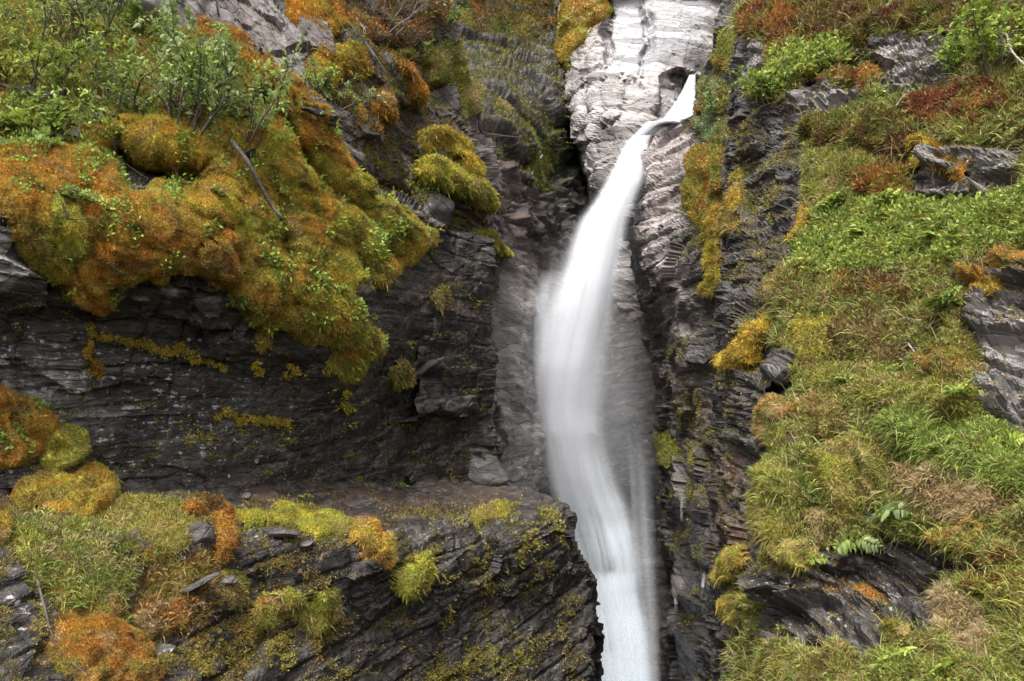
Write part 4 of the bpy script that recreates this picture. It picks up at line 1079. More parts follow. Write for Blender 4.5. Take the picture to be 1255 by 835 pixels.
cover(RS, [[(1110, 130), (1140, 108), (1180, 96), (1240, 108), (1250, 128), (1200, 150), (1150, 160), (1128, 152)]], 'heather', [('red', .95), ('redbrown', 1), ('rust', .9), ('olive', .8), ('brown', .85)], 0.16, 9, label='crimson heather patch on the upper right slope', leafspec=[('red', .95), ('redbrown', 1), ('leaf', .75)], **H)
cover(RS, [[(980, 140), (1050, 132), (1120, 150), (1130, 178), (1060, 182), (1000, 172), (980, 160)]], 'heather', [('brown', .95), ('redbrown', .95), ('green', .9), ('olive', .9)], 0.16, 9, label='brown-green heather band below the left slate outcrop', **H)
cover(RS, [[(1065, 175), (1120, 160), (1135, 190), (1110, 200), (1075, 195)]], 'heather', [('redbrown', 1), ('brown', 1)], 0.14, 8, label='dark brown heather tuft under the crimson patch', **H)
cover(RS, [[(1040, 210), (1120, 200), (1120, 235), (1070, 248), (1040, 240)]], 'heather', [('rust', .95), ('redbrown', .95), ('olive', .9)], 0.12, 9, label='rusty heather strip above the fern bank', **H)
cover(RS, [[(985, 185), (1050, 170), (1090, 205), (1060, 235), (1000, 262), (985, 240)]], 'grass', [('lime', .9), ('olive', 1), ('green', .95), ('tan', .75)], 0.16, 10, name='grass_clump', cat='grass', size=.8, label='olive grass hump left of the dark brown heather')
cover(RS, [[(930, 95), (975, 60), (1040, 55), (1060, 80), (1010, 92), (960, 120), (935, 122)]], 'leafy', [('green', 1), ('olive', .9)], 0.14, 9, name='bilberry_patch', cat='shrub', label='light green bilberry below the top-left heather', leafspec=[('leaf', 1), ('bright', .9), ('lime', .85)])
cover(RS, [[(1000, 268), (1060, 252), (1130, 248), (1200, 235), (1720, 180), (1720, 280), (1240, 312), (1180, 330), (1120, 335), (1060, 350), (1010, 348), (975, 340), (985, 305)]], 'leafy', [('green', 1), ('deep', .85), ('lime', .9), ('olive', .95), ('amber', .8)], 0.26, 14, 9, ragged=1.3, lump_amt=.7, name='bilberry_patch', cat='shrub', label='wide bright green leafy bank across the right slope', leafspec=[('bright', 1), ('leaf', 1), ('green', .95), ('lime', .9), ('deep', .8)], dens=1.1)
cover(RS, [[(975, 345), (1060, 352), (1180, 340), (1190, 400), (1120, 420), (1000, 400), (960, 380)]], 'mixed', [('olive', 1), ('green', .95), ('redbrown', .85), ('tan', .85)], 0.10, 10, name='bilberry_patch', cat='shrub', label='mottled green and brown heath under the bright leafy bank', leafspec=[('leaf', 1), ('green', 1), ('redbrown', .8)])
cover(RS, [[(1020, 405), (1080, 385), (1130, 410), (1120, 455), (1060, 455), (1015, 435)]], 'heather', [('brown', 1), ('redbrown', .85), ('olive', .85), ('tan', .75)], 0.10, 9, label='grey-brown heather around the fallen twig', **H)
cover(RS, [[(948, 340), (978, 318), (985, 345), (965, 372), (945, 385), (940, 372)]], 'shag', [('tan', 1), ('olive', .95), ('straw', .8)], 0.18, 9, name='grass_clump', cat='grass', label='tan shaggy grass on the lip left of the green bank')
cover(RS, [[(978, 262), (1000, 255), (1012, 270), (995, 300), (978, 300), (970, 280)]], 'shag', [('orange', .9), ('amber', 1), ('olive', .85)], 0.20, 8, name='moss_cushion', label='amber moss cushion at the left end of the green bank')
cover(RS, [[(884, 440), (900, 418), (925, 395), (945, 375), (955, 385), (945, 410), (925, 430), (912, 452), (895, 452)]], 'shag', [('amber', 1), ('yellow', .85), ('olive', .95), ('orange', .75)], 0.34, 9, 3, label='golden moss brow overhanging the dark hollow in the gorge edge')
cover(RS, [[(1190, 352), (1205, 345), (1228, 347), (1240, 358), (1232, 372), (1210, 376), (1192, 370)]], 'moss', [('orange', 1), ('amber', .95)], 0.24, 7, 2, name='moss_cushion', label='bright orange moss dome on the slate at the right edge', size=1.2)
cover(RS, [[(1228, 335), (1250, 318), (1300, 310), (1300, 345), (1245, 350)]], 'moss', [('orange', .95), ('rust', 1)], 0.2, 7, 3, name='moss_cushion', label='rusty moss at the right edge above the orange dome')
cover(RS, [[(1135, 200), (1150, 168), (1160, 172), (1150, 205), (1172, 190), (1195, 195), (1185, 218), (1160, 215)]], 'shag', [('orange', .95), ('rust', 1), ('olive', .8)], 0.14, 6, 3, name='moss_cushion', label='orange moss tuft on the pale slate outcrop')
cover(RS, [[(1120, 175), (1140, 168), (1150, 180), (1140, 205), (1122, 205)]], 'shag', [('amber', 1), ('yellow', .8), ('olive', .9)], 0.16, 6, 3, name='moss_cushion', label='ochre moss at the left end of the pale slate outcrop')
cover(RS, [[(930, 500), (955, 485), (995, 488), (1040, 495), (1052, 510), (1030, 530), (985, 515), (955, 520), (942, 545), (932, 535)]], 'shag', [('tan', 1), ('rust', .85), ('straw', .85), ('gold', .8)], 0.26, 9, 3, name='grass_clump', cat='grass', label='shaggy tan grass brow above the small hanging ferns')
cover(RS, [[(990, 440), (1080, 455), (1190, 470), (1210, 505), (1140, 520), (1050, 500), (1000, 480), (975, 470)]], 'grass', [('olive', 1), ('lime', .9), ('gold', .85), ('tan', .85)], 0.12, 10, name='grass_clump', cat='grass', size=.8, label='olive mossy grass terrace in the middle of the slope')
cover(RS, [[(1060, 520), (1140, 500), (1240, 520), (1300, 580), (1300, 620), (1200, 600), (1120, 560)]], 'grass', [('green', 1), ('lime', .95), ('deep', .85)], 0.16, 10, name='grass_clump', cat='grass', label='fresh green grass sweep below the slate at the right', bladespec=[('bright', .95), ('green', 1), ('leaf', 1)])
cover(RS, [[(1000, 570), (1020, 545), (1050, 538), (1085, 548), (1090, 580), (1075, 612), (1045, 622), (1015, 605)]], 'shag', [('gold', .95), ('lime', .85), ('olive', 1), ('tan', .95)], 0.26, 10, 3, name='grass_clump', cat='grass', label='rounded olive-gold grass cushion left of the straw mat')
cover(RS, [[(1090, 570), (1120, 560), (1170, 575), (1235, 595), (1240, 635), (1195, 640), (1140, 610), (1100, 600)]], 'grass', [('straw', 1), ('tan', 1), ('brown', .75)], 0.20, 10, 4, name='grass_clump', cat='grass', label='pale straw mat of dead grass on the lower slope', bladespec=[('straw', 1), ('tan', .95)])
cover(RS, [[(1150, 625), (1230, 640), (1230, 690), (1190, 672), (1150, 660)]], 'shag', [('rust', .95), ('amber', 1), ('tan', .85)], 0.16, 9, 4, name='moss_mat', label='amber-brown moss under the straw mat')
cover(RS, [[(925, 600), (945, 575), (975, 580), (985, 620), (975, 660), (950, 668), (930, 650)]], 'grass', [('lime', .95), ('gold', .9), ('green', 1), ('olive', .9)], 0.26, 9, 3, name='grass_clump', cat='grass', size=.8, label='green and gold grass cushion on the gorge rim')
cover(RS, [[(938, 680), (955, 660), (985, 655), (1000, 672), (998, 695), (970, 700), (945, 698)]], 'shag', [('tan', 1), ('lime', .85), ('gold', .85)], 0.26, 8, 3, name='grass_clump', cat='grass', label='tan and green grass cushion just above the dark slate')
cover(RS, [[(985, 635), (1010, 620), (1035, 625), (1040, 650), (1010, 660), (990, 655)]], 'shag', [('tan', 1), ('straw', .9), ('lime', .8)], 0.22, 8, 3, name='grass_clump', cat='grass', label='pale drooping tuft left of the grey-green sapling')
cover(RS, [[(888, 700), (900, 670), (915, 662), (918, 690), (908, 706), (890, 712)]], 'shag', [('amber', .9), ('lime', .9), ('olive', 1)], 0.24, 7, 2, name='moss_cushion', label='upper golden-green cushion on the dark gorge edge')
cover(RS, [[(898, 735), (912, 720), (928, 725), (930, 755), (915, 765), (900, 758)]], 'shag', [('lime', .95), ('green', .95), ('amber', .9)], 0.22, 7, 2, name='moss_cushion', label='lower green cushion on the dark gorge edge')
film(RS, [('s', 5, [(936, 715), (934, 740), (928, 755)]), ('s', 5, [(912, 775), (905, 800)]), ('s', 5, [(925, 790), (928, 830)])], YL, 'beaded yellow moss running down the lower gorge edge', 1.5, 12, 8)
cover(RS, [[(1030, 715), (1060, 712), (1085, 730), (1070, 745), (1040, 735)]], 'shag', [('rust', 1), ('orange', .9)], 0.10, 7, 4, name='moss_cushion', label='rust moss in the middle of the lower slate')
cover(RS, [[(1150, 730), (1180, 720), (1215, 745), (1245, 790), (1240, 830), (1200, 810), (1170, 770)]], 'grass', [('straw', 1), ('tan', 1), ('brown', .8)], 0.18, 9, 4, name='grass_clump', cat='grass', label='straw-coloured dead grass sliding down at the bottom right', bladespec=[('straw', 1), ('tan', 1)])
cover(RS, [[(1110, 790), (1130, 765), (1150, 770), (1155, 800), (1130, 815)]], 'shag', [('amber', .9), ('tan', 1), ('olive', .9)], 0.2, 8, 3, name='moss_cushion', label='tan cushion beside the small yellow leaves at the bottom right')
cover(RS, [[(950, 790), (1010, 790), (1060, 815), (1060, 920), (930, 920), (935, 820)]], 'grass', [('olive', 1), ('green', .95), ('gold', .9)], 0.16, 10, name='grass_clump', cat='grass', size=.8, label='olive turf at the bottom below the dark slate')
cover(RS, [[(1150, 830), (1200, 800), (1300, 790), (1300, 920), (1050, 920), (1060, 820), (1100, 815)]], 'mixed', [('green', 1), ('olive', .95), ('gold', .9)], 0.14, 10, name='grass_clump', cat='grass', label='green turf in the bottom right corner', leafspec=[('leaf', 1), ('bright', .9)])
cover(RS, [('s', 9, [(920, 175), (925, 200), (918, 215)]), ('s', 9, [(905, 225), (900, 250), (896, 275)])], 'shag', [('olive', 1), ('amber', .9), ('tan', .8)], 0.16, 7, 5, name='moss_mat', label='olive moss in the dark crack left of the grass hump')
cover(RS, [('s', 10, [(912, 120), (930, 140), (945, 165)]), ('s', 8, [(905, 150), (910, 190)])], 'far', [('tan', .9), ('green', 1), ('olive', 1), ('rust', .85)], 0.14, 8, 6, name='heath_patch', cat='vegetation', label='mixed heath spilling over the upper gorge edge')
FLM = [('olive', .95), ('duff', 1), ('umber', .95), ('gold', .70)]
film(LW, [[(-40, 320), (440, 380), (600, 300), (610, 610), (-40, 600)]], FLM, 'scattered moss specks on the ledges of the dark cliff', 0.5, 30, 10, 16.0, 0.56, 'moss_specks', kind='stuff')
film(UL, [[(400, -60), (540, -60), (605, 300), (590, 420), (450, 300), (410, 130)]], FLM + [('rust', .9), ('green', .85)], 'scattered moss specks on the steep crag', 0.8, 30, 10, 8.0, 0.22, 'moss_specks', kind='stuff')
film(LD, [[(-60, 600), (690, 620), (735, 835), (735, 880), (-60, 880)]], FLM + [('tan', .8)], 'scattered moss specks on the front of the ledge', 0.8, 30, 10, 26.0, 0.54, 'moss_specks', kind='stuff')
film(LD, [[(170, 690), (420, 660), (430, 800), (160, 835)]], FLM + [('tan', .95), ('rust', .8)], 'thin moss over the broken slate of the ledge front', 1.4, 40, 10, 26.0, 0.30, 'moss_specks', kind='stuff')
film(RW, [[(840, 90), (910, 60), (900, 860), (830, 860), (800, 560), (830, 350)]], FLM + [('green', .85)], 'scattered moss specks on the ravine pillar', 0.8, 30, 10, 22.0, 0.42, 'moss_specks', kind='stuff')
film(BK, [[(540, -60), (695, -60), (700, 240), (640, 230), (560, 110)]], FLM + [('green', 1), ('deep', .9)], 'thin green growth on the far dark wall', 0.8, 30, 10, 7.0, 0.12, 'moss_specks', kind='stuff')
film(RS, [[(885, 100), (985, 130), (990, 300), (940, 400), (935, 600), (960, 840), (880, 840), (870, 600), (890, 300)]], FLM + [('tan', .9), ('green', .8)], 'scattered moss specks on the dark gorge edge', 0.9, 26, 10, 22.0, 0.38, 'moss_specks', kind='stuff')
film(RS, [[(950, 660), (1180, 640), (1190, 800), (960, 800)], [(960, 90), (1170, 40), (1170, 120), (960, 145)], [(1120, 180), (1250, 180), (1250, 250), (1120, 250)], [(1190, 350), (1300, 340), (1300, 560), (1210, 510)]], FLM + [('rust', .9), ('tan', .9)], 'moss and grass remnants on the slate outcrops of the slope', 0.35, 26, 10, 14.0, 0.45, 'moss_specks', kind='stuff')
cover(RS, [[(1020, 352), (1080, 345), (1135, 358), (1120, 380), (1060, 385), (1022, 372)]], 'heather', [('redbrown', 1), ('rust', .9), ('brown', .95)], 0.10, 9, 8, label='rusty brown heather streak under the middle of the green bank', **H)
cover(RS, [[(1175, 335), (1240, 318), (1250, 340), (1205, 345), (1185, 360)]], 'heather', [('brown', 1), ('dusk', 1), ('redbrown', .9)], 0.10, 9, 8, label='dark brown heather just left of the rusty moss at the right edge', **H)
cover(RS, [[(985, 395), (1020, 400), (1030, 435), (1000, 450), (978, 430)]], 'shag', [('gold', 1), ('yellow', .9), ('olive', .95)], 0.14, 9, 8, name='moss_cushion', label='yellow-gold moss patch left of the grey-brown heather')
cover(RS, [[(1150, 430), (1195, 420), (1205, 455), (1165, 470), (1140, 455)]], 'shag', [('rust', .95), ('tan', 1), ('olive', .9)], 0.12, 9, 8, name='moss_cushion', label='rust and tan moss patch between the fallen twig and the right-hand slate')
cover(RS, [[(1210, 575), (1290, 590), (1290, 625), (1230, 630), (1205, 605)]], 'heather', [('brown', 1), ('redbrown', .9), ('olive', .9)], 0.12, 9, 8, label='brown heather at the right end of the straw mat', **H)
cover(RS, [[(1190, 690), (1260, 680), (1270, 740), (1220, 735)]], 'heather', [('redbrown', 1), ('rust', .95), ('olive', .85)], 0.12, 9, 8, label='red-brown heather low at the right edge above the dead grass', **H)
cover(RS, [[(1010, 600), (1060, 610), (1090, 622), (1080, 640), (1030, 628), (1005, 618)]], 'shag', [('brown', 1), ('rust', .95), ('tan', .85)], 0.10, 8, 8, name='moss_mat', label='brown moss hollow under the olive-gold grass cushion')
cover(RS, [[(1000, 215), (1040, 222), (1050, 246), (1010, 258), (990, 240)]], 'shag', [('gold', 1), ('olive', 1), ('yellow', .85)], 0.12, 8, 8, name='moss_mat', label='golden moss under the olive grass hump')
print("covers", round(time.time() - T0, 1), "s")
# ================================================================ WATER
def water_material(name, alpha_scale, streak, col=(0.93, 0.945, 0.97), hard=1.0):
    k = NT(name)
    uv = k.n("ShaderNodeUVMap", uv_map="flow").outputs[0]
    sep = k.n("ShaderNodeSeparateXYZ"); k.put(sep.inputs[0], uv)
    a = k.attr("opacity")
    edge = k.attr("edge")                                  # 1 in the middle of a strand, 0 at its rim
    c = k.n("ShaderNodeCombineXYZ")
    k.put(c.inputs[0], k.math('MULTIPLY', sep.outputs[0], 9.0)); k.put(c.inputs[1], k.math('MULTIPLY', sep.outputs[1], 0.35))
    n = k.noise(c.outputs[0], 1.0, 2, 0.5)
    st = k.math('ADD', 1.0 - streak, k.math('MULTIPLY', k.step(n, 0.36, 0.66), streak))
    e = k.math('POWER', edge, hard)
    al = k.math('MULTIPLY', k.math('MULTIPLY', k.math('MULTIPLY', a, e), st), alpha_scale, clamp=True)
    nrm = k.n("ShaderNodeCombineXYZ"); nrm.inputs[1].default_value = -0.62; nrm.inputs[2].default_value = 0.78
    d = k.n("ShaderNodeBsdfDiffuse"); k.put(d.inputs["Normal"], nrm.outputs[0]); d.inputs["Color"].default_value = (*col, 1)
    t = k.n("ShaderNodeBsdfTranslucent"); t.inputs["Color"].default_value = (*col, 1)
    m = k.n("ShaderNodeMixShader"); m.inputs[0].default_value = 0.15
    k.put(m.inputs[1], d.outputs[0]); k.put(m.inputs[2], t.outputs[0])
    tr = k.n("ShaderNodeBsdfTransparent")
    mm = k.n("ShaderNodeMixShader")
    k.put(mm.inputs[0], al); k.put(mm.inputs[1], tr.outputs[0]); k.put(mm.inputs[2], m.outputs[0])
    k.put(k.out.inputs["Surface"], mm.outputs[0])
    return k.m

WATER = water_material("falling_water", 1.0, 0.25, col=(0.70, 0.712, 0.75), hard=1.6)
FOAM = water_material("foam", 1.0, 0.12, col=(0.80, 0.875, 0.94), hard=1.6)
SPRAY = water_material("spray", 1.0, 0.15, col=(0.66, 0.67, 0.70))

def strands(name, rows, dep, n, wfrac, alpha, mat, parent, seed, ulim=1.0, peak=None, short=0.0, bulge=0.9, yaw=0.9, prof=None, ushape=1.0):
    """rows: (photo y, left x, right x); dep: (photo y, depth). Every strand is a ribbon of its own falling with the water."""
    rg = np.random.default_rng(seed)
    rw = np.array(rows, float); dp = np.array(dep, float)
    K, M = 72, 7
    V, Q, OP, ED, UV, off = [], [], [], [], [], 0
    ua = np.linspace(-1, 1, M)
    for i in range(n):
        t0, t1 = 0.0, 1.0
        if rg.random() < short:
            t0 = rg.uniform(0, 0.7); t1 = t0 + rg.uniform(0.2, 0.45); t1 = min(t1, 1.0)
        t = np.linspace(t0, t1, K)
        y = rw[0, 0] + (rw[-1, 0] - rw[0, 0]) * t
        L, Rr = np.interp(y, rw[:, 0], rw[:, 1]), np.interp(y, rw[:, 0], rw[:, 2])
        u0 = np.clip(rg.normal(0, 0.45 * ushape), -ulim, ulim) if peak is None else rg.normal(0, 0.25 * ushape)
        pk = 0 if peak is None else np.interp(y, [p[0] for p in peak], [p[1] for p in peak])
        u = np.clip(u0 + pk + 0.10 * np.sin(t * rg.uniform(1, 4) + rg.uniform(0, 6)), -0.97, 0.97)
        cx, hw = (L + Rr) / 2, (Rr - L) / 2
        wf = rg.uniform(*wfrac) * np.minimum(1, 1.25 - np.abs(u))
        d = np.interp(y, dp[:, 0], dp[:, 1]) - bulge * np.sqrt(np.clip(1 - u * u, 0, 1)) * hw / 45 * rg.uniform(0.3, 1.1)
        C = world(cx + u * hw, y, d)
        wm = wf * hw * d / F
        ang = rg.uniform(-yaw, yaw)
        side = np.array([math.cos(ang), math.sin(ang), 0.0])
        fwd = np.array([math.sin(ang), -math.cos(ang), 0.0])
        P = C[:, None] + (ua[None, :, None] * side + (0.25 * (1 - ua ** 2))[None, :, None] * fwd) * wm[:, None, None]
        fade = np.ones(K)
        if t0 > 0: fade *= sstep(0, 0.3, (t - t0) / (t1 - t0))
        if t1 < 1: fade *= sstep(0, 0.35, (t1 - t) / (t1 - t0))
        if prof is not None: fade *= np.interp(y, [p[0] for p in prof], [p[1] for p in prof])
        a = alpha * rg.uniform(0.6, 1.35) * fade
        V.append(P.reshape(-1, 3))
        g = np.arange(K * M).reshape(K, M) + off
        Q.append(np.stack([g[:-1, :-1], g[:-1, 1:], g[1:, 1:], g[1:, :-1]], -1).reshape(-1, 4))
        OP.append(np.repeat(a, M)); ED.append(np.tile((1 - ua ** 2) ** 1.5, K))
        s = np.cumsum(np.r_[0, np.linalg.norm(np.diff(C, axis=0), axis=1)])
        UV.append(np.stack([np.tile(ua * wf.mean() * 1.4, K) + i * 13.7, np.repeat(s, M) + i * 5.1], -1))
        off += K * M
    V, Q, UV = np.concatenate(V), np.concatenate(Q), np.concatenate(UV)
    o = make_mesh(name, V, [Q], mat, parent, attrs=dict(opacity=np.concatenate(OP), edge=np.concatenate(ED)))
    l = o.data.uv_layers.new(name="flow")
    l.data.foreach_set("uv", UV[Q.ravel()].astype(np.float32).ravel())
    return o

fall = empty("waterfall", world(760, 870, 15.5))
tag(fall, "white waterfall dropping through the gorge", None, None, 'structure')
def hang(o):
    o.parent = fall
    o.matrix_parent_inverse.identity()
    o.location = -Vector(fall.location)
    return o
top_dep = [(92, 23.4), (120, 22.6), (146, 21.4), (152, 21.0)]
hang(strands("upper_drop", [(92, 845, 852), (108, 838, 852), (125, 829, 852), (146, 814, 852), (150, 810, 852)], top_dep, 44, (0.35, 0.9), 0.26, WATER, None, 3, bulge=0.5))
hang(strands("water_lip", [(142, 826, 851), (146, 812, 850), (150, 798, 838), (156, 792, 814), (166, 780, 802)], [(144, 20.4), (150, 18.7), (166, 18.9)], 34, (0.4, 0.9), 0.34, WATER, None, 4, bulge=0.3))
main_dep = [(150, 20.6), (174, 19.8), (222, 18.4), (270, 17.6), (350, 17.1), (500, 16.8), (640, 16.5), (720, 16.0), (900, 15.4)]
main_rows = [(150, 792, 806), (162, 780, 800), (174, 767, 794), (198, 754, 793), (222, 741, 787), (246, 727, 777), (270, 706, 767), (294, 694, 762), (318, 684, 757), (350, 671, 750), (380, 660, 746), (450, 655, 740), (500, 659, 736), (550, 667, 742), (600, 678, 756), (640, 690, 770), (700, 708, 782)]
pk = [(150, 0.0), (250, 0.08), (320, 0.28), (380, 0.28), (440, 0.04), (520, -0.14), (580, -0.14), (640, -0.1)]
hang(strands("main_fall", main_rows, main_dep, 110, (0.4, 1.15), 0.19, WATER, None, 5, peak=pk, short=0.3, prof=[(150, 1.2), (230, 1.0), (300, 0.8), (420, 0.7), (560, 0.85), (620, 0.7), (700, 0)]))
hang(strands("thread", main_rows, [(y, d - 0.5) for y, d in main_dep], 50, (0.08, 0.3), 0.07, WATER, None, 15, peak=pk, short=0.5, prof=[(150, .3), (230, .8), (330, 1), (580, .8), (700, 0)], ushape=1.2))
hang(strands("side_strand", [(330, 660, 692), (370, 648, 686), (420, 650, 688), (480, 656, 696), (560, 675, 706), (660, 700, 740)], main_dep, 22, (0.5, 1.2), 0.10, WATER, None, 6, bulge=0.3, prof=[(330, 0), (370, .9), (450, 1), (560, .8), (660, 0)]))
low_rows = [(530, 664, 738), (590, 677, 752), (620, 687, 766), (650, 696, 774), (675, 702, 780), (700, 709, 782), (722, 714, 782), (750, 721, 788), (790, 727, 797), (835, 729, 802), (905, 729, 806)]
hang(strands("lower_cascade", low_rows, main_dep, 95, (0.45, 1.2), 0.25, FOAM, None, 8, peak=[(590, 0), (905, 0)], short=0.35, prof=[(530, 0), (600, 0.45), (660, 1.0), (720, 1.1), (905, 0.9)], ushape=1.1))
hang(strands("thread", low_rows, [(y, d - 0.5) for y, d in main_dep], 40, (0.1, 0.35), 0.06, FOAM, None, 16, peak=[(590, 0), (905, 0)], short=0.6, prof=[(590, 0), (660, 1), (905, 1)], ushape=1.2))
hang(strands("spray", [(230, 722, 800), (300, 672, 785), (380, 640, 785), (450, 640, 790), (520, 645, 795), (600, 660, 800), (660, 690, 806), (750, 715, 812), (905, 725, 820)], [(y, d - 1.3) for y, d in main_dep], 34, (0.4, 0.9), 0.022, SPRAY, None, 9, short=0.6, prof=[(230, 0), (330, .7), (450, 1), (640, 1.1), (750, .7), (905, .5)], ushape=0.85, yaw=1.2))
hang(strands("side_veil", [(520, 768, 800), (600, 772, 806), (680, 776, 810), (740, 784, 812), (835, 792, 815), (900, 795, 818)], [(520, 17.4), (700, 16.0), (900, 15.2)], 14, (0.3, 0.7), 0.06, SPRAY, None, 10, prof=[(520, 0), (620, .7), (700, 1), (900, 1)], ushape=0.9))
for nm, path, al in (("rivulet", [(715, 825), (740, 829), (770, 828)], 0.5), ("rivulet", [(700, 864), (720, 862), (735, 860)], 0.4), ("rivulet", [(600, 836), (640, 835)], 0.3)):
    ys = [p[0] for p in path]
    dd = [RW.near(p[1], p[0])[2] - 0.7 for p in path]
    hang(strands(nm, [(y, x - 3, x + 2) for y, x in path], list(zip(ys, dd)), 5, (0.5, 0.9), al, WATER, None, ys[0], bulge=0.1, prof=[(ys[0], 0), ((ys[0] + ys[-1]) / 2, 1), (ys[-1], 0.1)]))

# ================================================================ PLANTS, WOOD AND STONES THAT STAND ALONE
def tube_mesh(paths, sides=5):
    V, Q, off = [], [], 0
    for pts, rad in paths:
        pts = np.asarray(pts, float); rad = np.asarray(rad, float)
        tan = unit(np.gradient(pts, axis=0))
        a = unit(np.cross(tan, np.array([0.31, 0.17, 0.93])))
        b = np.cross(tan, a)
        th = np.linspace(0, 2 * np.pi, sides, endpoint=False)
        ring = pts[:, None] + rad[:, None, None] * (np.cos(th)[None, :, None] * a[:, None] + np.sin(th)[None, :, None] * b[:, None])
        V.append(ring.reshape(-1, 3))
        g = np.arange(len(pts) * sides).reshape(-1, sides) + off
        h = np.roll(g, -1, 1)
        Q.append(np.stack([g[:-1], h[:-1], h[1:], g[1:]], -1).reshape(-1, 4))
        off += len(pts) * sides
    return np.concatenate(V), np.concatenate(Q)

def grow(start, dirv, length, r0, segs=6, wob=0.25, up=0.15, rg=rng):
    pts, d = [np.array(start, float)], np.array(dirv, float)
    for k in range(segs):
        d = unit(d + rg.normal(0, wob, 3) + UP * up)
        pts.append(pts[-1] + d * length / segs)
    return np.array(pts), np.linspace(r0, r0 * 0.3, segs + 1)

def leaves(Pr, dirv, L, W, spec, seed, scale, droop=0.15):
    n = len(Pr)
    side = unit(np.cross(dirv, rng.normal(0, 0.55, (n, 3)) + UP))
    fold = unit(np.cross(side, dirv)) * (W * 0.15)[:, None]
    m1 = Pr + dirv * (L * 0.3)[:, None]; m2 = Pr + dirv * (L * 0.65)[:, None] - UP * (L * droop * 0.3)[:, None]
    t = Pr + dirv * L[:, None] - UP * (L * droop)[:, None]
    w1, w2 = (W * 0.46)[:, None], (W * 0.38)[:, None]
    V = np.stack([Pr, m1 - side * w1 + fold, m1 + side * w1 + fold, m2 - side * w2 + fold, m2 + side * w2 + fold, t], 1)
    tr = np.array([[0, 2, 1], [1, 2, 4], [1, 4, 3], [3, 4, 5]])
    Fc = (np.arange(n)[:, None, None] * 6 + tr[None]).reshape(-1, 3)
    return V.reshape(-1, 3), Fc, np.repeat(palette(Pr, spec, seed, scale, 0.16), 6, 0)

def shrub(rock, px, py, hgt, spread, label, spec, stems=7, leaf=(8, 3.2), nleaf=900, group=None, name='willow_shrub', cat='shrub', rise=0.0, bark=None, toward=0.35, twiggy=1.0):
    P, N, d = rock.near(px, py)
    k = d / F
    root = empty(name, P)
    tag(root, label, cat, group)
    rg = np.random.default_rng(int(abs(px) * 7 + py))
    H, Sx = hgt * k, spread * k
    paths, tips = [], []
    for s in range(stems):
        lat = rg.uniform(-1, 1)
        dirv = unit(np.array([lat * Sx * 0.5, -toward * H * rg.uniform(0.2, 1), H * rg.uniform(0.7, 1.0)]))
        ln = math.hypot(lat * Sx * 0.5, H) * rg.uniform(0.7, 1.05)
        st = np.array([lat * Sx * 0.16, rg.uniform(-.1, .1) * Sx, 0]) - N * 0.02
        pts, rad = grow(st, dirv, ln, max(1.2 * k, 0.014 * H), 8, 0.16, 0.04, rg)
        paths.append((pts, rad))
        for j in range(2, 9):
            for _ in range(2 if rg.random() < 0.7 * twiggy else 1):
                dv = unit(unit(pts[j] - pts[j - 1]) + rg.normal(0, 0.65, 3))
                p2, r2 = grow(pts[j], dv, ln * rg.uniform(0.16, 0.36), rad[j] * 0.6, 5, 0.22, 0.08, rg)
                paths.append((p2, r2)); tips.append(p2)
                for q in range(2):
                    dv2 = unit(unit(p2[3] - p2[2]) + rg.normal(0, 0.6, 3))
                    p3, r3 = grow(p2[rg.integers(1, 5)], dv2, ln * rg.uniform(0.08, 0.2), rad[j] * 0.35, 4, 0.2, 0.1, rg)
                    paths.append((p3, r3)); tips.append(p3)
    V, Q = tube_mesh(paths, 4)
    make_mesh("stems", V, [Q], bark or BARK, root)
    nleaf = int(nleaf * 1.2)
    if nleaf:
        ti = rg.integers(0, len(tips), nleaf)
        f = rg.random(nleaf) ** 0.7
        base = np.empty((nleaf, 3)); dv = np.empty((nleaf, 3))
        for a in range(nleaf):
            p = tips[ti[a]]; x = f[a] * (len(p) - 1.001); i = int(x)
            base[a] = p[i] + (p[i + 1] - p[i]) * (x - i)
            dv[a] = p[i + 1] - p[i]
        dv = unit(unit(dv) * 0.6 + rg.normal(0, 0.6, (nleaf, 3)) + UP * 0.15)
        L = leaf[0] * k * rg.uniform(0.35, 1.25, nleaf); W = L * leaf[1] / leaf[0] * rg.uniform(0.8, 1.3, nleaf)
        V, Fc, C = leaves(base, dv, L, W, spec, int(px), H * 0.3)
        make_mesh("foliage", V, [Fc], LEAF, root, colors=C)
    return root

WG = [('grey', 1), ('leaf', .95), ('green', .9), ('bright', .75)]
LG = [('bright', 1), ('leaf', .95), ('lime', .9)]
GS = 'willow shrubs on the upper left slope'
shrub(LW, 150, 168, 110, 130, "grey-green willow shrub with many bare stems, left of the broadest one", WG, 7, nleaf=1500, group=GS)
shrub(LW, 222, 172, 130, 170, "broad grey-green willow shrub leaning over the orange moss bank", WG, 9, nleaf=2400, group=GS)
shrub(LW, 292, 182, 95, 110, "fresh green willow shrub at the right end of the shrub row beside the ridge", [('leaf', 1), ('bright', .95), ('grey', .85)], 7, nleaf=1500, group=GS)
shrub(LW, 245, 100, 70, 120, "small willow shrub behind the broad one under the ridge top", [('leaf', 1), ('grey', .9), ('green', .9)], 6, nleaf=900, group=GS)
shrub(LW, 30, 120, 130, 130, "tall lime-green willow shrub in the upper left corner", [('bright', 1), ('lime', 1), ('leaf', .9)], 8, leaf=(9, 3), nleaf=2200, group=GS)
shrub(LW, -30, 70, 120, 130, "lime-green shrub cut off by the left edge at the top", [('bright', 1), ('lime', 1)], 7, leaf=(9, 3), nleaf=1400, group=GS)
shrub(LW, 105, 70, 110, 90, "thin dark-stemmed willow shrub between the lime shrub and the grey slab", [('green', 1), ('leaf', .9), ('grey', .8)], 9, nleaf=800, group=GS)
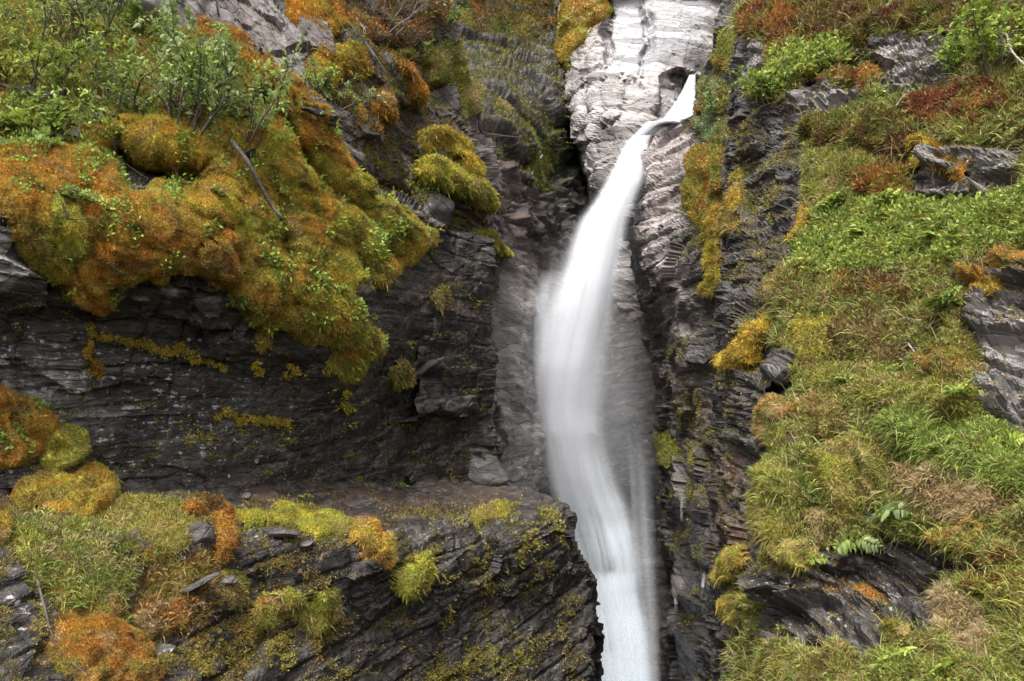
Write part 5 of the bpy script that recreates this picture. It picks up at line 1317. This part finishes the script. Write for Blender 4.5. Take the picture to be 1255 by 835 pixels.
shrub(LW, 55, 175, 60, 110, "low leafy green shrub on top of the large orange mat", [('green', 1), ('leaf', .95), ('bright', .8)], 7, leaf=(9, 4), nleaf=1100, group=GS)
shrub(LW, 130, 20, 80, 100, "dense green shrub at the top edge left of the grey slab", [('green', 1), ('leaf', .95)], 8, nleaf=1300, group=GS)
shrub(LW, 190, 60, 45, 80, "little green shrub at the foot of the pale boulders near the top", [('leaf', 1), ('green', .95)], 6, nleaf=600, group=GS)
GU = 'small willows on the upper crag'
shrub(UL, 405, 140, 42, 55, "grey-green little willow between ridge and crag moss", WG, 6, leaf=(5, 2.4), nleaf=700, group=GU)
shrub(UL, 385, 118, 34, 40, "bright green seedling willow on the crag beside the ridge", LG, 5, leaf=(5, 2.4), nleaf=350, group=GU)
shrub(UL, 540, 40, 36, 40, "light green willow on the crag rim at the top", [('leaf', 1), ('lime', .9)], 6, leaf=(4, 2), nleaf=500, group=GU)
shrub(UL, 515, 70, 30, 34, "olive willow below the bare tangle at the top of the crag", [('olive', .9), ('leaf', 1)], 5, leaf=(4, 2), nleaf=350, group=GU)
shrub(UL, 528, 246, 22, 32, "small bright green plant under the lower moss cap", LG, 6, leaf=(6, 3), nleaf=260, group=GU, name='herb')
shrub(UL, 470, 35, 70, 120, "leafless grey shrub along the top left of the gorge", WG, 11, nleaf=0, name='bare_shrub', bark=bark_material("grey_twigs", (0.10, 0.085, 0.08), (0.26, 0.22, 0.21)), twiggy=1.6)
GR2 = 'shrubs on the right slope'
shrub(RS, 1225, 100, 95, 110, "bright green birch shrub in the upper right corner", [('bright', 1), ('leaf', 1), ('lime', .8)], 9, leaf=(9, 4), nleaf=1900, group=GR2, name='birch_shrub')
shrub(RS, 1180, 95, 45, 60, "lower green birch shrub just left of the corner one", [('bright', 1), ('leaf', .95)], 6, leaf=(8, 4), nleaf=700, group=GR2, name='birch_shrub')
shrub(RS, 1075, 130, 22, 30, "tiny lime sapling beside the upper slate outcrop", LG, 4, leaf=(6, 3), nleaf=120, group=GR2, name='birch_shrub')
shrub(RW, 880, 150, 40, 30, "grey-green willow by the mouth of the waterfall", WG, 8, leaf=(4.5, 2.2), nleaf=900, group=GR2)
shrub(RS, 945, 128, 40, 60, "light green shrub on the brink above the dark gorge edge", [('leaf', 1), ('bright', .9), ('green', .9)], 6, leaf=(6, 2.8), nleaf=700, group=GR2)

def fern(rock, px, py, n, L, label, spec, group, name='fern', cat='fern', hang_=0.3, pairs=9, wide=0.30, fan=1.1, aim=0.0, lift=0.6):
    P, N, d = rock.near(px, py)
    k = d / F
    rg = np.random.default_rng(int(px * 3 + py * 5))
    root = empty(name, P + N * 4 * k)
    tag(root, label, cat, group)
    for i in range(n):
        a = aim + fan * ((i + 0.5) / n - 0.5) * 2 + rg.normal(0, 0.12)
        dirv = unit(np.array([math.sin(a), -0.55, 0]) + UP * lift * math.cos(a) + N * 0.2)
        ln = L * k * rg.uniform(0.75, 1.15)
        K = 12
        t = np.linspace(0, 1, K)
        pts = dirv * (t * ln)[:, None] - UP * (hang_ * ln * t ** 2)[:, None]
        V, Q = tube_mesh([(pts, np.linspace(0.5 * k, 0.2 * k, K))], 4)
        tt = np.repeat(np.linspace(0.16, 0.97, pairs), 2)
        sg = np.tile([-1, 1], pairs)
        base = np.stack([np.interp(tt, t, pts[:, c]) for c in range(3)], 1)
        tan = unit(np.gradient(pts, axis=0)); tg = np.stack([np.interp(tt, t, tan[:, c]) for c in range(3)], 1)
        lat = unit(np.cross(tg, N + UP * 0.4 + rg.normal(0, 0.1, 3)))
        dv = unit(lat * sg[:, None] + tg * 0.45 + rg.normal(0, 0.08, lat.shape))
        LL = ln * wide * np.sin(np.pi * (0.12 + 0.84 * tt) ** 0.8) * rg.uniform(0.85, 1.1, len(tt)) + 0.8 * k
        v2, f2, c2 = leaves(base, dv, LL, LL * 0.42, spec, int(px) + i, 0.2, 0.2)
        o = make_mesh("frond", np.concatenate([V, v2]), [Q, f2 + len(V)], LEAF, root, colors=np.concatenate([np.tile(np.array([PAL['olive']]), (len(V), 1)), c2]))
    return root

FG = [('grey', 1), ('leaf', .95), ('bright', .8)]
G3 = 'ferns and seedlings on the slopes'
fern(LW, 95, 262, 5, 36, "pale green rowan seedling standing over the yellow-green cushion", FG, G3, 'rowan_seedling', 'seedling')
fern(LW, 345, 235, 5, 20, "small green herb on the amber slope below the ridge", LG, G3, 'herb', 'herb')
fern(LW, 285, 375, 5, 30, "dark green fern hanging from the edge of the long lobe", [('green', 1), ('deep', .9)], G3)
fern(LW, 265, 250, 6, 24, "green herb cluster in front of the shady hollow", [('green', 1), ('leaf', .9)], G3, 'herb', 'herb')
fern(LW, 345, 285, 5, 22, "grey-green herb halfway down the long lobe", FG, G3, 'herb', 'herb')
fern(LW, 385, 335, 5, 24, "bright herb on the olive-orange fold", LG, G3, 'herb', 'herb')
fern(LW, 415, 360, 6, 20, "bright green herb on top of the drooping yellow-green clump", LG, G3, 'herb', 'herb')
fern(LW, 20, 160, 6, 50, "large yellow-green fern under the lime shrub", LG, G3)
fern(LW, 60, 190, 6, 40, "green fern at the upper rim of the large orange mat", [('leaf', 1), ('green', .9)], G3)
fern(LD, 65, 690, 4, 30, "broad-leaved herb in the shaggy grass of the ledge", [('leaf', 1), ('green', 1)], G3, 'herb', 'herb', wide=0.5, pairs=3)
fern(LD, 95, 745, 4, 26, "dark green herb at the top of the burnt-orange tongue", [('green', 1)], G3, 'herb', 'herb', wide=0.5, pairs=3)
fern(LD, 140, 590, 5, 24, "grey-green herb at the foot of the cliff", FG, G3, 'herb', 'herb')
fern(LD, 390, 730, 7, 22, "small bright herb growing from the pointed lime cushion", LG, G3, 'herb', 'herb')
fern(LD, 335, 735, 7, 22, "small bright herb growing from the tan and green cushion", LG, G3, 'herb', 'herb')
fern(LD, 375, 612, 6, 14, "tiny green plant at the joint of cliff and ledge", LG, G3, 'herb', 'herb')
fern(LD, 490, 600, 5, 14, "tiny pinkish-green plant at the joint nearest the waterfall", [('leaf', 1), ('redbrown', .8)], G3, 'herb', 'herb')
fern(RS, 950, 520, 6, 60, "light green fern hanging down the dark gorge rim", [('leaf', 1), ('grey', .9)], G3, aim=2.7, fan=0.5, hang_=0.5, pairs=11, wide=0.2)
fern(RS, 1040, 655, 6, 46, "grey-green rowan sapling above the slate", FG, G3, 'rowan_seedling', 'seedling', fan=1.6, lift=0.3)
fern(RS, 1105, 625, 7, 52, "long-leaved rowan sapling below the straw mat", FG, G3, 'rowan_seedling', 'seedling', fan=1.6, lift=0.2, aim=0.5)
fern(RS, 1180, 682, 7, 44, "rowan sapling with some yellow leaflets at the lower right", [('leaf', 1), ('grey', 1), ('yellow', .75)], G3, 'rowan_seedling', 'seedling', fan=1.6, lift=0.2)
fern(RS, 1105, 470, 6, 34, "bright green fern on the grass terrace", LG, G3)
fern(RS, 1045, 480, 5, 24, "small green fern left on the grass terrace", [('leaf', 1), ('green', .9)], G3)
fern(RS, 1190, 500, 6, 42, "bright fern above the fresh grass sweep", LG, G3)
fern(RS, 1225, 545, 6, 44, "bright fern beside the slate at the right edge", LG, G3)
fern(RS, 1165, 555, 6, 34, "green fern in the fresh grass sweep", [('bright', 1), ('green', .9)], G3)
fern(RS, 1120, 825, 8, 56, "spreading green fern at the bottom right", LG, G3, lift=0.4, fan=1.5)
fern(RS, 1195, 830, 8, 56, "larger fern in the bottom right corner", LG, G3, lift=0.4, fan=1.5)
fern(RS, 1145, 785, 6, 26, "yellow-leaved seedling beside the dead grass", [('yellow', 1), ('bright', 1)], G3, 'rowan_seedling', 'seedling')
fern(RS, 1020, 268, 7, 34, "feathery fern at the left end of the green bank", LG, G3)
fern(RS, 1095, 262, 7, 36, "feathery fern on the top edge of the green bank", LG, G3)
fern(RS, 1200, 262, 7, 40, "tall fern on the right half of the green bank", LG, G3)
fern(RS, 1060, 300, 7, 36, "fern in the middle of the green bank", LG, G3)
fern(RS, 1150, 300, 7, 38, "lower fern of the green bank towards the slate", LG, G3)
fern(RS, 1180, 395, 8, 44, "dense green fern tuft left of the slate at the right edge", [('green', 1), ('leaf', 1)], G3)
fern(RS, 1000, 690, 5, 20, "tiny lime herb on the upper edge of the lower slate", LG, G3, 'herb', 'herb')

def branch(name, pts, rad, label, mat, cat='branch', twigs=0, tl=25, group=None):
    """pts: (rock, px, py, lift in photo pixels)"""
    W = []
    for rock, x, y, lift in pts:
        P, N, d = rock.near(x, y)
        W.append(P + N * lift * d / F)
    W = np.array(W)
    k = d / F
    t = np.linspace(0, len(W) - 1, 6 * len(W))
    C = np.stack([np.interp(t, np.arange(len(W)), W[:, c]) for c in range(3)], 1)
    for _ in range(2):
        C[1:-1] = (C[:-2] + 2 * C[1:-1] + C[2:]) / 4
    C += np.cumsum(rng.normal(0, 0.35 * k, C.shape), 0) * 0.5
    paths = [(C, np.linspace(rad, rad * 0.45, len(C)) * k * (1 + 0.1 * rng.normal(size=len(C))))]
    org = C[0].copy()
    for i in range(twigs):
        j = rng.integers(len(C) // 3, len(C) - 1)
        dv = unit(unit(C[j] - C[j - 1]) + rng.normal(0, 0.7, 3))
        paths.append(grow(C[j], dv, tl * k * rng.uniform(.5, 1.2), rad * 0.4 * k, 5, 0.25, 0.0))
    V, Q = tube_mesh(paths, 6)
    o = make_mesh(name, V - org, [Q], mat)
    o.location = org
    return tag(o, label, cat, group)

branch("root", [(LW, 272, 196, 22), (LW, 292, 216, 26), (LW, 308, 240, 30), (LW, 322, 268, 30), (LW, 326, 275, 24)], 3.2, "bare brown root curving down the moss beside the long lobe", BARK, 'root')
branch("dead_branch", [(LW, 120, 168, 18), (LW, 150, 200, 22), (LW, 200, 212, 30), (LW, 245, 196, 28)], 1.6, "grey leafless branch lying across the shady hollow", DEADWOOD, twigs=9, tl=40)
branch("dead_branch", [(LW, 48, 268, 26), (LW, 62, 282, 26), (LW, 85, 284, 26)], 1.4, "short dark twig on the yellow-green cushion", BARK)
branch("dead_branch", [(UL, 430, 22, 10), (UL, 442, 45, 12), (UL, 455, 55, 12)], 1.3, "pale forked twig in front of the bare heather", DEADWOOD, twigs=5, tl=25)
branch("dead_branch", [(UL, 430, 70, 16), (UL, 448, 82, 18), (UL, 462, 96, 14)], 1.2, "pale twig across the tan moss cap", DEADWOOD, twigs=2, tl=14)
branch("log", [(BK, 668, 188, 6), (BK, 656, 205, 6), (BK, 642, 226, 6)], 1.4, "fallen grey pole leaning in the shady gully", DEADWOOD, 'log')
branch("log", [(UL, 586, 138, 6), (UL, 600, 158, 4), (BK, 628, 172, 6)], 1.5, "brown fallen pole sliding into the ravine beside the crag edge", BARK, 'log')
branch("dead_branch", [(RS, 1086, 392, 8), (RS, 1105, 412, 9), (RS, 1118, 425, 8), (RS, 1138, 437, 7)], 1.8, "fallen pale twig on the grey-brown heather", DEADWOOD, twigs=4, tl=18)
branch("dead_branch", [(RS, 1205, 50, 30), (RS, 1225, 78, 34), (RS, 1243, 98, 34), (RS, 1268, 116, 30)], 2.0, "bleached bare branch in front of the birch shrub at the upper right", DEADWOOD, twigs=7, tl=30)
branch("dead_branch", [(RS, 1112, 138, 10), (RS, 1122, 128, 10), (RS, 1132, 120, 10)], 1.1, "thin pale twig beside the crimson heather", DEADWOOD, twigs=2, tl=12)
branch("root", [(LD, 48, 700, 10), (LD, 55, 760, 8), (LD, 80, 795, 8), (LD, 95, 835, 8)], 1.6, "thin root trailing down the edge of the burnt-orange tongue", BARK, 'root')

def stone(rock, px, py, size, label, mat, name='stone', group=None, flat=(1, 1, 1), lift=0.0, pale=0.1, lichen=0.5, tilt=0.0, seed=0, wet=0.2, turn=0.0):
    P, N, d = rock.near(px, py)
    k = d / F
    bm_n = 26
    th = np.linspace(0.001, np.pi - 0.001, bm_n); ph = np.linspace(0, 2 * np.pi, bm_n * 2, endpoint=False)
    T, Ph = np.meshgrid(th, ph, indexing='ij')
    u = np.stack([np.sin(T) * np.cos(Ph), np.sin(T) * np.sin(Ph), np.cos(T)], -1).reshape(-1, 3)
    rg = np.random.default_rng(seed + int(px + py))
    r = np.ones(len(u)) * 1.2
    pl = [unit(rg.normal(size=3)) for _ in range(13)] + [np.array(v, float) for v in ((0, 0, 1), (0, 0, -1))]
    for p in pl:
        c = u @ p
        r = np.where(c > 0.05, np.minimum(r, rg.uniform(0.72, 1.0) / np.maximum(c, 0.05)), r)
    v = u * r[:, None]
    v += u * (0.06 * fbm(u * 2 + seed, 4, seed) + 0.03 * (block_noise(v[:, 2] + 0.05 * fbm(u * 2, 2, seed), v[:, 0], 0.12, 0.6, seed) - .5))[:, None]
    v = v * np.array(flat) * size * 0.5 * k
    ca, sa = math.cos(tilt), math.sin(tilt); ct, stt = math.cos(turn), math.sin(turn)
    v = np.stack([v[:, 0] * ca + v[:, 2] * sa, v[:, 1], -v[:, 0] * sa + v[:, 2] * ca], 1)
    v = np.stack([v[:, 0] * ct - v[:, 1] * stt, v[:, 0] * stt + v[:, 1] * ct, v[:, 2]], 1)
    g = np.arange(len(u)).reshape(bm_n, bm_n * 2); h = np.roll(g, -1, 1)
    q = np.stack([g[:-1], g[1:], h[1:], h[:-1]], -1).reshape(-1, 4)
    n = len(v)
    o = make_mesh(name, v, [q], mat, attrs=dict(pale=np.full(n, pale), pink=np.zeros(n), lichen=np.full(n, lichen), stain=np.full(n, 0.1), wet=np.full(n, wet), white=np.zeros(n), rust=np.zeros(n)))
    o.location = P + N * lift * k
    return tag(o, label, 'rock', group)

GS2 = 'loose stones on the ledge'
stone(LW, 590, 578, 62, "dark angular boulder leaning on the cliff foot beside the waterfall", ROCK_A, 'boulder', None, (1, 0.8, 0.75), lift=4, lichen=0.1, wet=0.6, tilt=0.25)
stone(LD, 340, 660, 42, "flat dark slate plate lying below the long yellow band", ROCK_C, 'slate_slab', GS2, (1, 0.8, 0.22), lift=6, tilt=0.15)
stone(LD, 372, 668, 24, "smaller slate plate right of the flat dark one", ROCK_C, 'slate_slab', GS2, (1, 0.8, 0.25), lift=6, tilt=-0.1)
stone(LD, 228, 720, 60, "long slate shard sloping through the brownish turf", ROCK_C, 'slate_slab', GS2, (1, 0.5, 0.16), lift=7, tilt=-0.45)
stone(LD, 235, 664, 36, "brown rounded stone in the hollow of the rust-red moss arch", ROCK_C, 'stone', GS2, (1, 0.9, 0.9), lift=4, lichen=0.2)
stone(LD, 300, 618, 14, "small reddish pebble on the ledge under the cliff", ROCK_C, 'stone', GS2, (1, 0.8, 0.6), lift=3)
stone(LD, 270, 715, 24, "small slate chip beside the tan tuft", ROCK_C, 'stone', GS2, (1, 0.8, 0.4), lift=4)
stone(LD, 205, 790, 34, "lichen-dotted stone right of the burnt-orange tongue", ROCK_C, 'stone', GS2, (1, 0.8, 0.7), lift=3, lichen=0.9)
stone(LW, 172, 22, 60, "pale grey boulder at the top beside the shrubs", ROCK_B, 'boulder', None, (1, 0.8, 0.65), lift=6, pale=0.5, tilt=0.4)
stone(LW, 205, 18, 36, "smaller pale boulder touching the grey slab at the top", ROCK_B, 'boulder', None, (0.8, 0.8, 1), lift=6, pale=0.45)
stone(UL, 545, 182, 46, "pale weathered block between the two moss caps", ROCK_B, 'boulder', None, (1, 0.8, 0.8), lift=-4, pale=0.4, lichen=0.6)
stone(UL, 538, 258, 60, "dark square block under the lower moss cap", ROCK_B, 'boulder', None, (0.85, 0.8, 1.1), lift=-6, pale=0.05, wet=0.4)
stone(RS, 1248, 545, 40, "dark rock chunk at the right edge above the fresh grass", ROCK_G, 'boulder', None, (1, 0.8, 0.7), lift=4)
print("objects", round(time.time() - T0, 1), "s", len(scene.objects))
